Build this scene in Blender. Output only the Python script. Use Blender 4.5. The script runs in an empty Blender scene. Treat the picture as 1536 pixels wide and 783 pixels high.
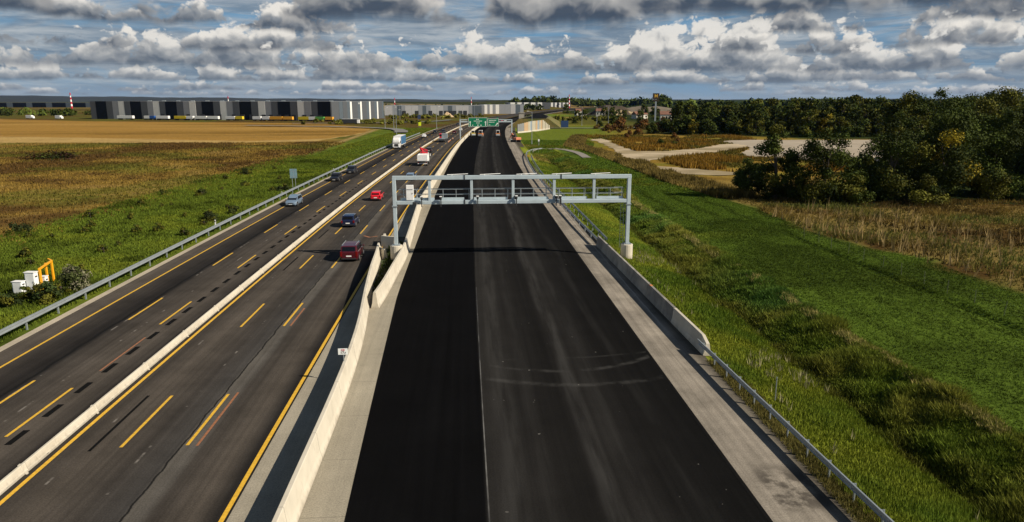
import bpy, math, random
import numpy as np
from mathutils import Vector, Matrix
R = math.radians
PI = math.pi
rnd = random.Random(7)
rng = np.random.default_rng(11)
scene = bpy.context.scene
C = scene.collection

# ------------------------------------------------------------------ camera
cam = bpy.data.cameras.new('camera')
cam.sensor_width = 36.0
cam.lens = 36.0 * 1060.0 / 1536.0
cam.clip_start = 0.5
cam.clip_end = 60000
camo = bpy.data.objects.new('camera', cam)
camo.location = (0, 0, 16)
camo.rotation_euler = (R(90 - 12.8346), 0, R(-3.99886))
C.objects.link(camo)
scene.camera = camo
scene.view_settings.view_transform = 'Standard'
scene.view_settings.look = 'None'
scene.view_settings.gamma = 1.0
scene.view_settings.exposure = 0.42
try: scene.view_settings.use_curve_mapping = False
except Exception: pass

# ------------------------------------------------------------------ sun
SUN = Vector((1.29, -0.62, 1.0)).normalized()          # towards the sun
sl = bpy.data.lights.new('sun', 'SUN')
sl.energy = 5.0
sl.angle = R(0.5)
sl.color = (1.0, 0.90, 0.74)
so = bpy.data.objects.new('sun', sl)
so.rotation_euler = (-SUN).to_track_quat('-Z', 'Y').to_euler()
so.location = (60, -30, 80)
C.objects.link(so)

# ------------------------------------------------------------------ node helper
class NT:
    def __init__(s, tree):
        s.t = tree; s.n = tree.nodes; s.l = tree.links
    def new(s, kind): return s.n.new(kind)
    def put(s, sock, v):
        if v is None: return
        if isinstance(v, bpy.types.NodeSocket): s.l.new(v, sock)
        elif isinstance(v, (tuple, list)) and len(v) == 3 and sock.type == 'RGBA': sock.default_value = (*v, 1)
        else: sock.default_value = v
    def m(s, op, a, b=None, c=None, clamp=False):
        n = s.new('ShaderNodeMath'); n.operation = op; n.use_clamp = clamp
        s.put(n.inputs[0], a); s.put(n.inputs[1], b); s.put(n.inputs[2], c)
        return n.outputs[0]
    def add(s, a, b): return s.m('ADD', a, b)
    def sub(s, a, b): return s.m('SUBTRACT', a, b)
    def mul(s, a, b): return s.m('MULTIPLY', a, b)
    def ss(s, x, a, b, lo=0.0, hi=1.0, mode='SMOOTHSTEP'):
        n = s.new('ShaderNodeMapRange'); n.interpolation_type = mode; n.clamp = True
        s.put(n.inputs['Value'], x); s.put(n.inputs['From Min'], a); s.put(n.inputs['From Max'], b)
        s.put(n.inputs['To Min'], lo); s.put(n.inputs['To Max'], hi)
        return n.outputs['Result']
    def lin(s, x, a, b, lo=0.0, hi=1.0): return s.ss(x, a, b, lo, hi, 'LINEAR')
    def xyz(s, x, y, z):
        n = s.new('ShaderNodeCombineXYZ'); s.put(n.inputs[0], x); s.put(n.inputs[1], y); s.put(n.inputs[2], z)
        return n.outputs[0]
    def sep(s, v):
        n = s.new('ShaderNodeSeparateXYZ'); s.put(n.inputs[0], v); return n.outputs
    def noise(s, vec, scale, detail=3.0, rough=0.5, lac=2.0, dist=0.0):
        n = s.new('ShaderNodeTexNoise'); n.noise_dimensions = '3D'
        s.put(n.inputs['Vector'], vec); n.inputs['Scale'].default_value = scale
        n.inputs['Detail'].default_value = detail; n.inputs['Roughness'].default_value = rough
        n.inputs['Lacunarity'].default_value = lac; n.inputs['Distortion'].default_value = dist
        return n.outputs['Fac']
    def mix(s, f, a, b, blend='MIX'):
        n = s.new('ShaderNodeMix'); n.data_type = 'RGBA'; n.blend_type = blend; n.clamp_factor = True
        s.put(n.inputs[0], f); s.put(n.inputs[6], a); s.put(n.inputs[7], b)
        return n.outputs[2]
    def vmul(s, v, sc):
        n = s.new('ShaderNodeVectorMath'); n.operation = 'MULTIPLY'
        s.put(n.inputs[0], v); n.inputs[1].default_value = sc
        return n.outputs[0]
    def scale(s, v, f):
        n = s.new('ShaderNodeVectorMath'); n.operation = 'SCALE'
        s.put(n.inputs[0], v); s.put(n.inputs['Scale'], f)
        return n.outputs[0]
    def bump(s, h, strength, dist):
        n = s.new('ShaderNodeBump'); n.inputs['Strength'].default_value = strength
        n.inputs['Distance'].default_value = dist; s.put(n.inputs['Height'], h)
        return n.outputs[0]

#SKY_BEGIN
# ------------------------------------------------------------------ world: clear sky plus rows of cumulus
world = bpy.data.worlds.new('World')
scene.world = world
world.use_nodes = True
world.cycles.sampling_method = 'MANUAL'
world.cycles.sample_map_resolution = 256
wt = NT(world.node_tree)
for n in list(wt.n): wt.n.remove(n)
SKY_STRENGTH = 0.055
def build_world():
    tc = wt.new('ShaderNodeTexCoord').outputs['Generated']
    sky = wt.new('ShaderNodeTexSky'); sky.sky_type = 'NISHITA'; sky.sun_disc = False
    sky.sun_elevation = math.asin(SUN.z); sky.sun_rotation = math.atan2(SUN.x, SUN.y)
    sky.air_density = 1.0; sky.dust_density = 0.6; sky.ozone_density = 2.0; sky.altitude = 100
    x, y, z = wt.sep(tc)
    hl = wt.m('SQRT', wt.add(wt.mul(x, x), wt.mul(y, y)))
    te = wt.m('DIVIDE', z, wt.m('MAXIMUM', hl, 0.001))           # tan(elevation)
    az = wt.m('ARCTAN2', x, y)
    K = 0.75 / SKY_STRENGTH
    def col(r, g, b): return (r * K, g * K, b * K)
    blue = wt.mix(wt.ss(te, 0.10, 1.1), col(0.11, 0.29, 0.50), col(0.022, 0.070, 0.17))
    c = wt.mix(0.80, sky.outputs[0], blue)
    # thin high veil, streaked
    v1 = wt.noise(wt.xyz(wt.mul(az, 3.0), wt.mul(te, 17.0), 3.1), 2.0, 6, 0.60, 2.1, 0.6)
    va = wt.ss(v1, 0.30, 0.54)
    va = wt.mul(va, wt.ss(te, 0.09, 0.30, 1.0, 0.12))
    v2 = wt.noise(wt.xyz(wt.mul(az, 5.0), wt.mul(te, 34.0), 8.1), 2.2, 5, 0.6, 2.0, 0.5)
    vc = wt.mix(wt.ss(v2, 0.35, 0.68), col(0.18, 0.235, 0.30), col(0.46, 0.49, 0.51))
    c = wt.mix(wt.mul(va, 0.88), c, vc)
    # towards the horizon: pale blue-grey
    hz = wt.ss(te, -0.004, 0.035, 1.0, 0.0)
    c = wt.mix(wt.mul(hz, 0.75), c, col(0.30, 0.37, 0.44))
    # rows of cumulus, far to near: distance km, base km, depth km, size, coverage, sharp
    rows = [(90, 0.55, 1.9, 0.14, 0.07, 0.10), (60, 0.70, 1.6, 0.20, 0.07, 0.09),
            (38, 0.85, 1.4, 0.26, 0.08, 0.06), (24, 0.85, 1.9, 0.35, 0.05, 0.05),
            (15.5, 0.92, 1.1, 0.54, 0.025, 0.06), (11, 0.93, 0.75, 0.75, 0.02, 0.07),
            (7.0, 0.68, 1.1, 0.62, 0.14, 0.10)]
    # denser and thinner stretches: row -> (azimuth deg, half width deg, amount)
    place = {3: [(1.5, 8.5, 0.20), (27, 13, 0.15), (14, 4, .06), (-17, 7, -0.06), (-30, 8, 0.02)],
             4: [(28, 15, 0.13), (-17, 5, 0.06), (4, 10, -0.25), (16, 3, .06), (-32, 6, 0.06), (-10, 3, .06)],
             5: [(30, 14, 0.08), (-24, 9, 0.09), (2, 9, -0.25), (-12, 3, .10), (12, 4, -0.03)],
             6: [(24, 13, 0.13), (-20, 16, 0.07), (8.5, 4.5, 0.13), (1.3, 1.5, -0.2), (-9, 2.5, .1), (-26, 3, -.12), (-14, 2, -.1), (-34, 6, 0.1), (38, 8, .2)],
             2: [(-2, 10, 0.08), (20, 16, 0.06), (-26, 10, 0.07)], 1: [], 0: []}
    for i, (d, hb, th, fs, cov, sharp) in enumerate(rows):
        a = wt.mul(az, d); b = wt.mul(te, d)
        warp = wt.noise(wt.xyz(a, b, 3.3 * i), fs * 4.0, 3, 0.55)
        def puff(da, db, det):
            aa = wt.add(wt.add(a, wt.mul(warp, 0.35 / fs)), da); bb = wt.add(wt.add(b, wt.mul(warp, 0.16 / fs)), db)
            n = wt.new('ShaderNodeTexVoronoi'); n.voronoi_dimensions = '2D'; n.feature = 'F1'
            n.normalize = True
            wt.put(n.inputs['Vector'], wt.xyz(wt.add(aa, 13.0 * i), wt.mul(bb, 1.25), 0.0))
            n.inputs['Scale'].default_value = fs * 2.6; n.inputs['Detail'].default_value = det
            n.inputs['Roughness'].default_value = 0.56; n.inputs['Lacunarity'].default_value = 2.1
            return wt.sub(1.0, n.outputs['Distance'])
        p1 = puff(0.0, 0.0, 3.0)
        n0 = wt.noise(wt.xyz(a, wt.mul(b, 1.2), 11.7 * i + 2.3), fs * 1.5, 5, 0.52, 2.1, 0.2)
        cv = wt.noise(wt.xyz(wt.mul(a, 0.42 * fs), 5.5 * i, 1.7), 1.0, 2, 0.5)
        lift = wt.mul(wt.sub(wt.noise(wt.xyz(a, 3.0, 9.1 * i), fs * 0.55, 2, 0.5), 0.5), 0.75 * hb if i < 6 else 0.30)
        t = wt.m('DIVIDE', wt.sub(wt.add(b, lift), hb), th)
        topf = wt.mul(wt.m('MAXIMUM', t, 0.0), 0.36)
        dn = wt.add(wt.add(wt.mul(wt.sub(p1, 0.62), 0.55), wt.mul(n0, 0.80)), wt.add(wt.mul(wt.sub(cv, 0.5), 0.60), cov - 0.02))
        for (ad, aw, am) in place.get(i, []):
            g = wt.m('DIVIDE', wt.sub(az, R(ad)), R(aw))
            g = wt.m('EXPONENT', wt.mul(wt.mul(g, g), -1.0))
            dn = wt.add(dn, wt.mul(g, am))
        dn = wt.sub(dn, topf)
        basen = wt.noise(wt.xyz(a, 0.0, 7.7 * i), fs * 3.0, 4, 0.6)
        base = wt.ss(wt.add(wt.add(b, lift), wt.mul(wt.sub(basen, 0.5), 0.22 * th)), hb - 0.05 * th, hb + 0.10 * th)
        th0 = 0.40
        al = wt.mul(wt.ss(dn, th0, th0 + sharp), base)
        # light from the upper right: density drop towards the sun
        e = 0.10 / fs
        p2 = puff(e * 0.8, e * 0.8, 2.2)
        lit = wt.add(0.5, wt.mul(wt.sub(p1, p2), 2.4))
        edge = wt.ss(dn, th0, th0 + 0.28, 1.0, 0.0)
        sh = wt.add(wt.mul(wt.ss(t, -0.02, 0.50), 0.62), wt.add(wt.mul(lit, 0.50), wt.mul(edge, 0.16)))
        sh = wt.sub(sh, 0.22)
        f = min(1.0, max(0.0, (d - 6) / 95.0)) ** 0.6
        def tint(cc, h): return tuple(cc[j] * (1 - h) + (0.34, 0.39, 0.44)[j] * h for j in range(3))
        dark = tint((0.045, 0.065, 0.10), 0.6 * f); mid = tint((0.25, 0.26, 0.275), 0.6 * f)
        if i == 6: mid = (0.33, 0.33, 0.33)
        brt = tint((0.90, 0.85, 0.77), 0.45 * f)
        if i == 6: brt = (0.85, 0.80, 0.73)
        cc = wt.mix(wt.ss(sh, 0.02, 0.36), col(*dark), col(*mid))
        cc = wt.mix(wt.ss(sh, 0.30, 0.80), cc, col(*brt))
        al = wt.mul(al, wt.ss(te, 0.0, 0.006))
        c = wt.mix(wt.mul(al, 0.97 - 0.2 * f), c, cc)
    # overhead, out of view: broken cloud darkened and thickened to deepen shadows
    pz = wt.m('MAXIMUM', z, 0.05)
    p = wt.xyz(wt.m('DIVIDE', x, pz), wt.m('DIVIDE', y, pz), 0.0)
    o1 = wt.noise(p, 0.75, 6, 0.56)
    oa = wt.mul(wt.ss(o1, 0.42, 0.58), wt.ss(te, 0.14, 0.26))
    o2 = wt.noise(p, 1.7, 4, 0.5)
    oc = wt.mix(wt.ss(o2, 0.35, 0.72), col(0.040, 0.050, 0.068), col(0.17, 0.17, 0.17))
    c = wt.mix(oa, c, oc)
    bg = wt.new('ShaderNodeBackground'); wt.put(bg.inputs['Color'], c)
    bg.inputs['Strength'].default_value = SKY_STRENGTH
    out = wt.new('ShaderNodeOutputWorld'); wt.l.new(bg.outputs[0], out.inputs['Surface'])
build_world()
#SKY_END

# ------------------------------------------------------------------ object helpers
def link(o, parent=None):
    C.objects.link(o)
    if parent is not None: o.parent = parent
    return o
def tag(o, label=None, cat=None, group=None, kind=None):
    if label: o['label'] = label
    if cat: o['category'] = cat
    if group: o['group'] = group
    if kind: o['kind'] = kind
    return o
def empty(name, loc=(0, 0, 0), rz=0.0, label=None, cat=None, group=None):
    o = bpy.data.objects.new(name, None); o.empty_display_size = 0.3
    C.objects.link(o); o.location = loc; o.rotation_euler = (0, 0, rz)
    return tag(o, label, cat, group)
KIDS = {}
def kids(o):
    return [c for c in KIDS.get(o.name, [])]
def reg(o, parent):
    if parent is not None: KIDS.setdefault(parent.name, []).append(o)
    return o
def dup(root, loc, rz=0.0, label=None, group=None, sc=None):
    def cp(o, par):
        c = o.copy(); C.objects.link(c)
        if par is not None:
            c.parent = par; reg(c, par)
        for k in kids(o): cp(k, c)
        return c
    r = cp(root, None)
    r.location = loc; r.rotation_euler = (0, 0, rz)
    if sc is not None: r.scale = sc if isinstance(sc, tuple) else (sc, sc, sc)
    if label: r['label'] = label
    if group: r['group'] = group
    return r

class MB:
    """collects faces for one mesh"""
    def __init__(s): s.v = []; s.f = []; s.mi = []; s.parts = 0
    def face(s, pts, m=0):
        k = len(s.v); s.v += [tuple(p) for p in pts]; s.f.append(tuple(range(k, k + len(pts)))); s.mi.append(m); return s
    def box(s, c, d, m=0, rz=0.0, taper=(1, 1)):
        s.parts += 1
        x, y, z = c; hx, hy, hz = d[0] / 2, d[1] / 2, d[2] / 2
        k = len(s.v); ca, sa = math.cos(rz), math.sin(rz)
        for dz in (-1, 1):
            tx, ty = (1, 1) if dz < 0 else taper
            for dx, dy in ((-1, -1), (1, -1), (1, 1), (-1, 1)):
                px, py = dx * hx * tx, dy * hy * ty
                s.v.append((x + px * ca - py * sa, y + px * sa + py * ca, z + dz * hz))
        for q in ((0, 3, 2, 1), (4, 5, 6, 7), (0, 1, 5, 4), (1, 2, 6, 5), (2, 3, 7, 6), (3, 0, 4, 7)):
            s.f.append(tuple(k + i for i in q)); s.mi.append(m)
        return s
    def loft(s, rings, m=0, closed=True, caps=True):
        s.parts += 1
        k = len(s.v); n = len(rings[0])
        for r in rings: s.v += [tuple(p) for p in r]
        for i in range(len(rings) - 1):
            for j in range(n if closed else n - 1):
                a = k + i * n + j; b = k + i * n + (j + 1) % n
                s.f.append((a, b, b + n, a + n)); s.mi.append(m)
        if caps and closed:
            s.f.append(tuple(k + j for j in reversed(range(n)))); s.mi.append(m)
            s.f.append(tuple(k + (len(rings) - 1) * n + j for j in range(n))); s.mi.append(m)
        return s
    def tube(s, p0, p1, r, n=8, m=0, r1=None):
        p0 = Vector(p0); p1 = Vector(p1); d = (p1 - p0).normalized()
        a = Vector((0, 0, 1)) if abs(d.z) < 0.9 else Vector((1, 0, 0))
        u = d.cross(a).normalized(); w = d.cross(u).normalized(); r1 = r if r1 is None else r1
        rings = []
        for p, rr in ((p0, r), (p1, r1)):
            rings.append([p + (u * math.cos(t) + w * math.sin(t)) * rr for t in [2 * PI * i / n for i in range(n)]])
        return s.loft(rings, m)
    def beam(s, p0, p1, w, h, m=0):
        p0 = Vector(p0); p1 = Vector(p1); d = (p1 - p0).normalized()
        up = Vector((0, 0, 1)) if abs(d.z) < 0.9 else Vector((0, 1, 0))
        sd = d.cross(up).normalized(); up = sd.cross(d).normalized()
        rings = [[p + sd * (a * w / 2) + up * (b * h / 2) for a, b in ((-1, -1), (1, -1), (1, 1), (-1, 1))] for p in (p0, p1)]
        return s.loft(rings, m)
    def build(s, name, mats, parent=None, smooth=False, bevel=0.0, loc=None):
        me = bpy.data.meshes.new(name); me.from_pydata(s.v, [], s.f)
        if not isinstance(mats, (list, tuple)): mats = [mats]
        for q in mats: me.materials.append(q)
        if len(mats) > 1: me.polygons.foreach_set('material_index', s.mi)
        if smooth: me.polygons.foreach_set('use_smooth', [True] * len(s.f))
        me.update()
        o = bpy.data.objects.new(name, me); link(o, parent); reg(o, parent)
        if loc: o.location = loc
        if parent is not None and s.parts >= 3 and name not in ('body', 'cab', 'trunk', 'housing'): o['kind'] = 'stuff'   # pieces too small to pick apart
        if bevel > 0:
            b = o.modifiers.new('bevel', 'BEVEL'); b.width = bevel; b.segments = 2; b.limit_method = 'ANGLE'; b.angle_limit = R(35)
        return o

def np_mesh(name, v, f, mat, parent=None, col=None, smooth=False, k=3):
    me = bpy.data.meshes.new(name)
    v = np.asarray(v, np.float32); f = np.asarray(f, np.int32)
    me.vertices.add(len(v)); me.vertices.foreach_set('co', v.ravel())
    me.loops.add(f.size); me.loops.foreach_set('vertex_index', f.ravel())
    me.polygons.add(len(f))
    me.polygons.foreach_set('loop_start', np.arange(0, f.size, f.shape[1], dtype=np.int32))
    me.polygons.foreach_set('loop_total', np.full(len(f), f.shape[1], np.int32))
    if smooth: me.polygons.foreach_set('use_smooth', np.ones(len(f), bool))
    me.update(calc_edges=True)
    if col is not None:
        a = me.color_attributes.new('Col', 'FLOAT_COLOR', 'POINT')
        cc = np.ones((len(v), 4), np.float32); cc[:, :3] = col
        a.data.foreach_set('color', cc.ravel())
    me.materials.append(mat)
    if name is None: return me
    o = bpy.data.objects.new(name, me); link(o, parent); reg(o, parent)
    return o

# ------------------------------------------------------------------ materials
def mat(name, base, rough=0.7, var=0.0, scale=2.0, bump=0.0, bscale=20.0, bdist=0.02, metal=0.0, spec=0.5, coat=0.0, alt=None, altf=(0.45, 0.65), rand=0.0, stretch=None):
    m = bpy.data.materials.new(name); m.use_nodes = True
    t = NT(m.node_tree); p = t.n['Principled BSDF']
    p.inputs['Roughness'].default_value = rough; p.inputs['Metallic'].default_value = metal
    p.inputs['Specular IOR Level'].default_value = spec
    if coat: p.inputs['Coat Weight'].default_value = coat; p.inputs['Coat Roughness'].default_value = 0.05
    tc = t.new('ShaderNodeTexCoord').outputs['Object']
    if stretch: tc = t.vmul(tc, stretch)
    c = None
    if var > 0 or alt is not None:
        n = t.noise(tc, scale, 5, 0.6)
        f = t.lin(n, 0.3, 0.7, 1 - var, 1 + var)
        b = tuple(base)
        if alt is not None:
            n2 = t.noise(tc, scale * 0.37, 4, 0.6)
            b = t.mix(t.ss(n2, *altf), base, alt)
        c = t.mix(1.0, b, t.xyz(f, f, f), 'MULTIPLY')
    if rand > 0:
        oi = t.new('ShaderNodeObjectInfo').outputs['Random']
        f = t.lin(oi, 0, 1, 1 - rand, 1 + rand)
        c = t.mix(1.0, c if c is not None else tuple(base), t.xyz(f, f, f), 'MULTIPLY')
    t.put(p.inputs['Base Color'], c if c is not None else tuple(base))
    if bump > 0:
        t.put(p.inputs['Normal'], t.bump(t.noise(tc, bscale, 4, 0.6), bump, bdist))
    return m

def attr_mat(name, rough=0.85, spec=0.2, nscale=0.6, nvar=0.25, bump=0.0, bscale=3.0, bdist=0.1, trans=0.0, fine=None):
    m = bpy.data.materials.new(name); m.use_nodes = True
    t = NT(m.node_tree); p = t.n['Principled BSDF']
    p.inputs['Roughness'].default_value = rough; p.inputs['Specular IOR Level'].default_value = spec
    a = t.new('ShaderNodeAttribute'); a.attribute_name = 'Col'
    tc = t.new('ShaderNodeTexCoord').outputs['Object']
    c = a.outputs['Color']
    if nvar > 0:
        f = t.lin(t.noise(tc, nscale, 6, 0.65), 0.3, 0.7, 1 - nvar, 1 + nvar)
        c = t.mix(1.0, c, t.xyz(f, f, f), 'MULTIPLY')
    if fine:
        f = t.lin(t.noise(tc, fine[0], 4, 0.7), 0.3, 0.7, 1 - fine[1], 1 + fine[1])
        c = t.mix(1.0, c, t.xyz(f, f, f), 'MULTIPLY')
    t.put(p.inputs['Base Color'], c)
    if bump > 0: t.put(p.inputs['Normal'], t.bump(t.noise(tc, bscale, 5, 0.65), bump, bdist))
    if trans > 0:
        tr = t.new('ShaderNodeBsdfTranslucent'); t.put(tr.inputs['Color'], c)
        mx = t.new('ShaderNodeMixShader'); mx.inputs[0].default_value = trans
        t.l.new(p.outputs[0], mx.inputs[1]); t.l.new(tr.outputs[0], mx.inputs[2])
        t.l.new(mx.outputs[0], t.n['Material Output'].inputs['Surface'])
    return m

M = {}
M['conc'] = mat('light_concrete', (0.53, 0.485, 0.40), 0.85, 0.07, 0.9, 0.06, 25, 0.01, alt=(0.47, 0.425, 0.345))
def grime(m):
    t = NT(m.node_tree); p = t.n['Principled BSDF']; src = p.inputs['Base Color'].links[0].from_socket
    tc = t.new('ShaderNodeTexCoord').outputs['Object']; x, y, z = t.sep(tc)
    n = t.noise(t.xyz(x, y, t.mul(z, 0.25)), 2.6, 5, 0.7)
    k = t.ss(t.add(z, t.mul(t.sub(n, 0.5), 0.9)), 0.0, 0.30, 0.42, 0.0)
    c = t.mix(k, src, (0.20, 0.17, 0.13))
    n2 = t.noise(t.xyz(t.mul(x, 3.0), t.mul(y, 3.0), t.mul(z, 0.3)), 1.6, 4, 0.7)
    c = t.mix(t.ss(n2, 0.60, 0.76, 0.0, 0.45), c, (0.26, 0.235, 0.19))
    t.put(p.inputs['Base Color'], c)
grime(M['conc'])
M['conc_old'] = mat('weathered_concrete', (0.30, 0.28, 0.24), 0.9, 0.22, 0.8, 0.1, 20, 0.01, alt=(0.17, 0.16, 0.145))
M['galv'] = mat('galvanised_steel', (0.36, 0.40, 0.42), 0.45, 0.10, 1.5, metal=0.55)
M['gantry'] = mat('pale_blue_grey_steel', (0.44, 0.52, 0.565), 0.5, 0.10, 0.8, metal=0.15)
M['dark'] = mat('dark_grey_plastic', (0.025, 0.027, 0.03), 0.5, 0.1)
M['black'] = mat('black_rubber', (0.012, 0.012, 0.013), 0.8, 0.1)
M['glass'] = mat('dark_car_glass', (0.006, 0.007, 0.009), 0.08, spec=0.28)
M['white'] = mat('white_paint', (0.78, 0.78, 0.77), 0.45, 0.06, 1.0)
M['chrome'] = mat('alloy_rim', (0.42, 0.43, 0.45), 0.3, metal=0.8)
M['plate'] = mat('number_plate_white', (0.80, 0.80, 0.78), 0.5)
M['headlamp'] = mat('clear_headlamp', (0.70, 0.74, 0.78), 0.12, spec=0.8)
M['taillamp'] = mat('red_tail_lamp', (0.15, 0.004, 0.004), 0.15, spec=0.7)
M['yellow'] = mat('yellow_road_paint', (0.62, 0.36, 0.025), 0.75, 0.22, 6.0, alt=(0.50, 0.30, 0.03), altf=(0.55, 0.75))
M['orange_paint'] = mat('faded_orange_road_paint', (0.26, 0.105, 0.045), 0.8, 0.3, 5.0)
M['tar'] = mat('black_tar_seal', (0.007, 0.007, 0.007), 0.9, 0.2, 3.0, spec=0.03)
M['sign_green'] = mat('green_sign_sheet', (0.0, 0.16, 0.075), 0.45, 0.05)
M['sign_white'] = mat('white_sign_print', (0.80, 0.82, 0.80), 0.5)
M['orange'] = mat('orange_machine_paint', (0.62, 0.20, 0.04), 0.5, 0.1)
M['yellowp'] = mat('yellow_machine_paint', (0.62, 0.47, 0.06), 0.5, 0.1)
M['frame_y'] = mat('orange_yellow_frame_paint', (0.80, 0.36, 0.01), 0.45, 0.06)
M['bark'] = mat('tree_bark', (0.07, 0.055, 0.04), 0.9, 0.3, 4.0, 0.5, 12, 0.03)

# ------------------------------------------------------------------ road alignment
LT = [(-60, 0.0), (0, 0.0), (40, 0.1), (75, 0.5), (110, 1.15), (176, 3.2), (240, 5.6), (320, 9.9), (394, 14.8), (444, 18.8), (640, 48), (911, 104), (1400, 240), (2200, 520)]
RT = [(-60, 0.0), (0, 0.0), (40, 0.1), (75, 0.4), (110, 0.9), (176, 2.3), (240, 4.5), (320, 7.8), (394, 12.2), (444, 16.2), (640, 46), (911, 102), (1400, 238), (2200, 518)]
def spline(T):
    X = np.array([p[0] for p in T], float); Y = np.array([p[1] for p in T], float)
    d = np.gradient(Y, X)
    def fn(q):
        q = np.asarray(q, float); i = np.clip(np.searchsorted(X, q) - 1, 0, len(X) - 2)
        h = X[i + 1] - X[i]; t = (q - X[i]) / h
        return ((1 + 2 * t) * (1 - t) ** 2 * Y[i] + t * (1 - t) ** 2 * h * d[i] + t * t * (3 - 2 * t) * Y[i + 1] + t * t * (t - 1) * h * d[i + 1])
    return fn
offL, offR = spline(LT), spline(RT)
def PL(u, y, z=0.0): return (u + float(offL(y)), y, z)
def PR(u, y, z=0.0): return (u + float(offR(y)), y, z)
def hdg(fn, y): return -math.atan((float(fn(y + 1)) - float(fn(y - 1))) / 2)   # rotation about z that follows the road

def ys(y0, y1):
    out = [y0]; y = y0
    while True:
        y += 3 if y < 120 else (8 if y < 450 else 25)
        if y >= y1 - 1: break
        out.append(y)
    return out + [y1]

def strip(name, fn, u0, u1, y0, y1, z, material, parent=None, n=1, kind=None):
    """a sheet that follows the road; UV = (offset across, distance along)"""
    Y = ys(y0, y1); v = []; uv = []; f = []
    fu0 = u0 if callable(u0) else (lambda y: u0); fu1 = u1 if callable(u1) else (lambda y: u1)
    for y in Y:
        for i in range(n + 1):
            u = fu0(y) + (fu1(y) - fu0(y)) * i / n
            v.append((u + float(fn(y)), y, z)); uv.append((u, y))
    for a in range(len(Y) - 1):
        for i in range(n):
            k = a * (n + 1) + i; f.append((k, k + 1, k + n + 2, k + n + 1))
    me = bpy.data.meshes.new(name); me.from_pydata(v, [], f)
    L = me.uv_layers.new(name='UVMap')
    for lp in me.loops: L.data[lp.index].uv = uv[lp.vertex_index]
    me.materials.append(material); me.update()
    o = bpy.data.objects.new(name, me); link(o, parent)
    if kind: o['kind'] = kind
    return o

# ------------------------------------------------------------------ road surface materials
def road_material(name, stops, streak=0.25, lo=-31.0, hi=-9.0, fine=0.25, rough=0.92, extra=None, spec=0.04):
    m = bpy.data.materials.new(name); m.use_nodes = True
    t = NT(m.node_tree); p = t.n['Principled BSDF']
    p.inputs['Roughness'].default_value = rough; p.inputs['Specular IOR Level'].default_value = spec
    uv = t.new('ShaderNodeUVMap'); uv.uv_map = 'UVMap'
    u, v, _ = t.sep(uv.outputs[0])
    w = t.noise(t.xyz(t.mul(u, 0.3), t.mul(v, 0.06), 0.0), 1.0, 3, 0.6)
    uu = t.add(u, t.mul(t.sub(w, 0.5), 0.30))
    r = t.new('ShaderNodeValToRGB'); e = r.color_ramp.elements
    while len(e) > 1: e.remove(e[0])
    for i, (pos, c) in enumerate(stops):
        q = (pos - lo) / (hi - lo)
        el = e[0] if i == 0 else e.new(q)
        el.position = q; el.color = (*c, 1)
    t.put(r.inputs[0], t.lin(uu, lo, hi))
    c = r.outputs[0]
    s1 = t.lin(t.noise(t.xyz(t.mul(u, 2.6), t.mul(v, 0.035), 4.0), 1.0, 6, 0.65), 0.28, 0.72, 1 - streak, 1 + streak)
    c = t.mix(1.0, c, t.xyz(s1, s1, s1), 'MULTIPLY')
    s2 = t.lin(t.noise(t.xyz(u, v, 9.0), 0.22, 6, 0.7), 0.3, 0.7, 1 - fine, 1 + fine)
    c = t.mix(1.0, c, t.xyz(s2, s2, s2), 'MULTIPLY')
    g = t.noise(t.xyz(u, v, 2.0), 14.0, 3, 0.7)
    s3 = t.lin(g, 0.3, 0.7, 0.72, 1.28)
    c = t.mix(1.0, c, t.xyz(s3, s3, s3), 'MULTIPLY')
    if extra: c = extra(t, c, u, v)
    t.put(p.inputs['Base Color'], c)
    t.put(p.inputs['Normal'], t.bump(g, 0.25, 0.012))
    return m
bro = (0.074, 0.063, 0.053); mid_ = (0.043, 0.0375, 0.033); drk = (0.0185, 0.0168, 0.016)
def cracks(t, c, u, v):
    # sealed cracks that wander along the lane joints
    for uc, ph, w in ((-13.55, 1.0, 0.07), (-25.75, 5.0, 0.16)):
        n = t.noise(t.xyz(ph, t.mul(v, 0.35), 0.0), 1.0, 5, 0.65)
        d = t.m('ABSOLUTE', t.sub(t.sub(u, uc), t.mul(t.sub(n, 0.5), 0.5)))
        c = t.mix(t.ss(d, w * 0.4, w, 0.9, 0.0), c, (0.009, 0.009, 0.009))
    # worn, pale old lane marks
    for uc in (-15.0, -23.6, -25.35, -18.0):
        n = t.noise(t.xyz(uc, t.mul(v, 0.5), 3.0), 1.0, 4, 0.7)
        d = t.m('ABSOLUTE', t.sub(u, uc))
        c = t.mix(t.mul(t.ss(d, 0.03, 0.08, 0.55, 0.0), t.ss(n, 0.55, 0.62)), c, (0.24, 0.22, 0.20))
    return c
M['old_road'] = road_material('old_asphalt', [(-31, bro), (-28.9, bro), (-28.4, mid_), (-26.3, drk), (-25.6, drk), (-25.2, mid_), (-22.0, bro), (-20.4, mid_),
                    (-20.2, drk), (-18.8, mid_), (-17.3, bro), (-15.4, mid_), (-13.7, (0.045, 0.042, 0.04)), (-13.45, (0.09, 0.082, 0.072)), (-12.85, (0.085, 0.078, 0.07)), (-12.5, mid_), (-10.8, bro), (-9.9, drk)], extra=cracks)
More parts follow.
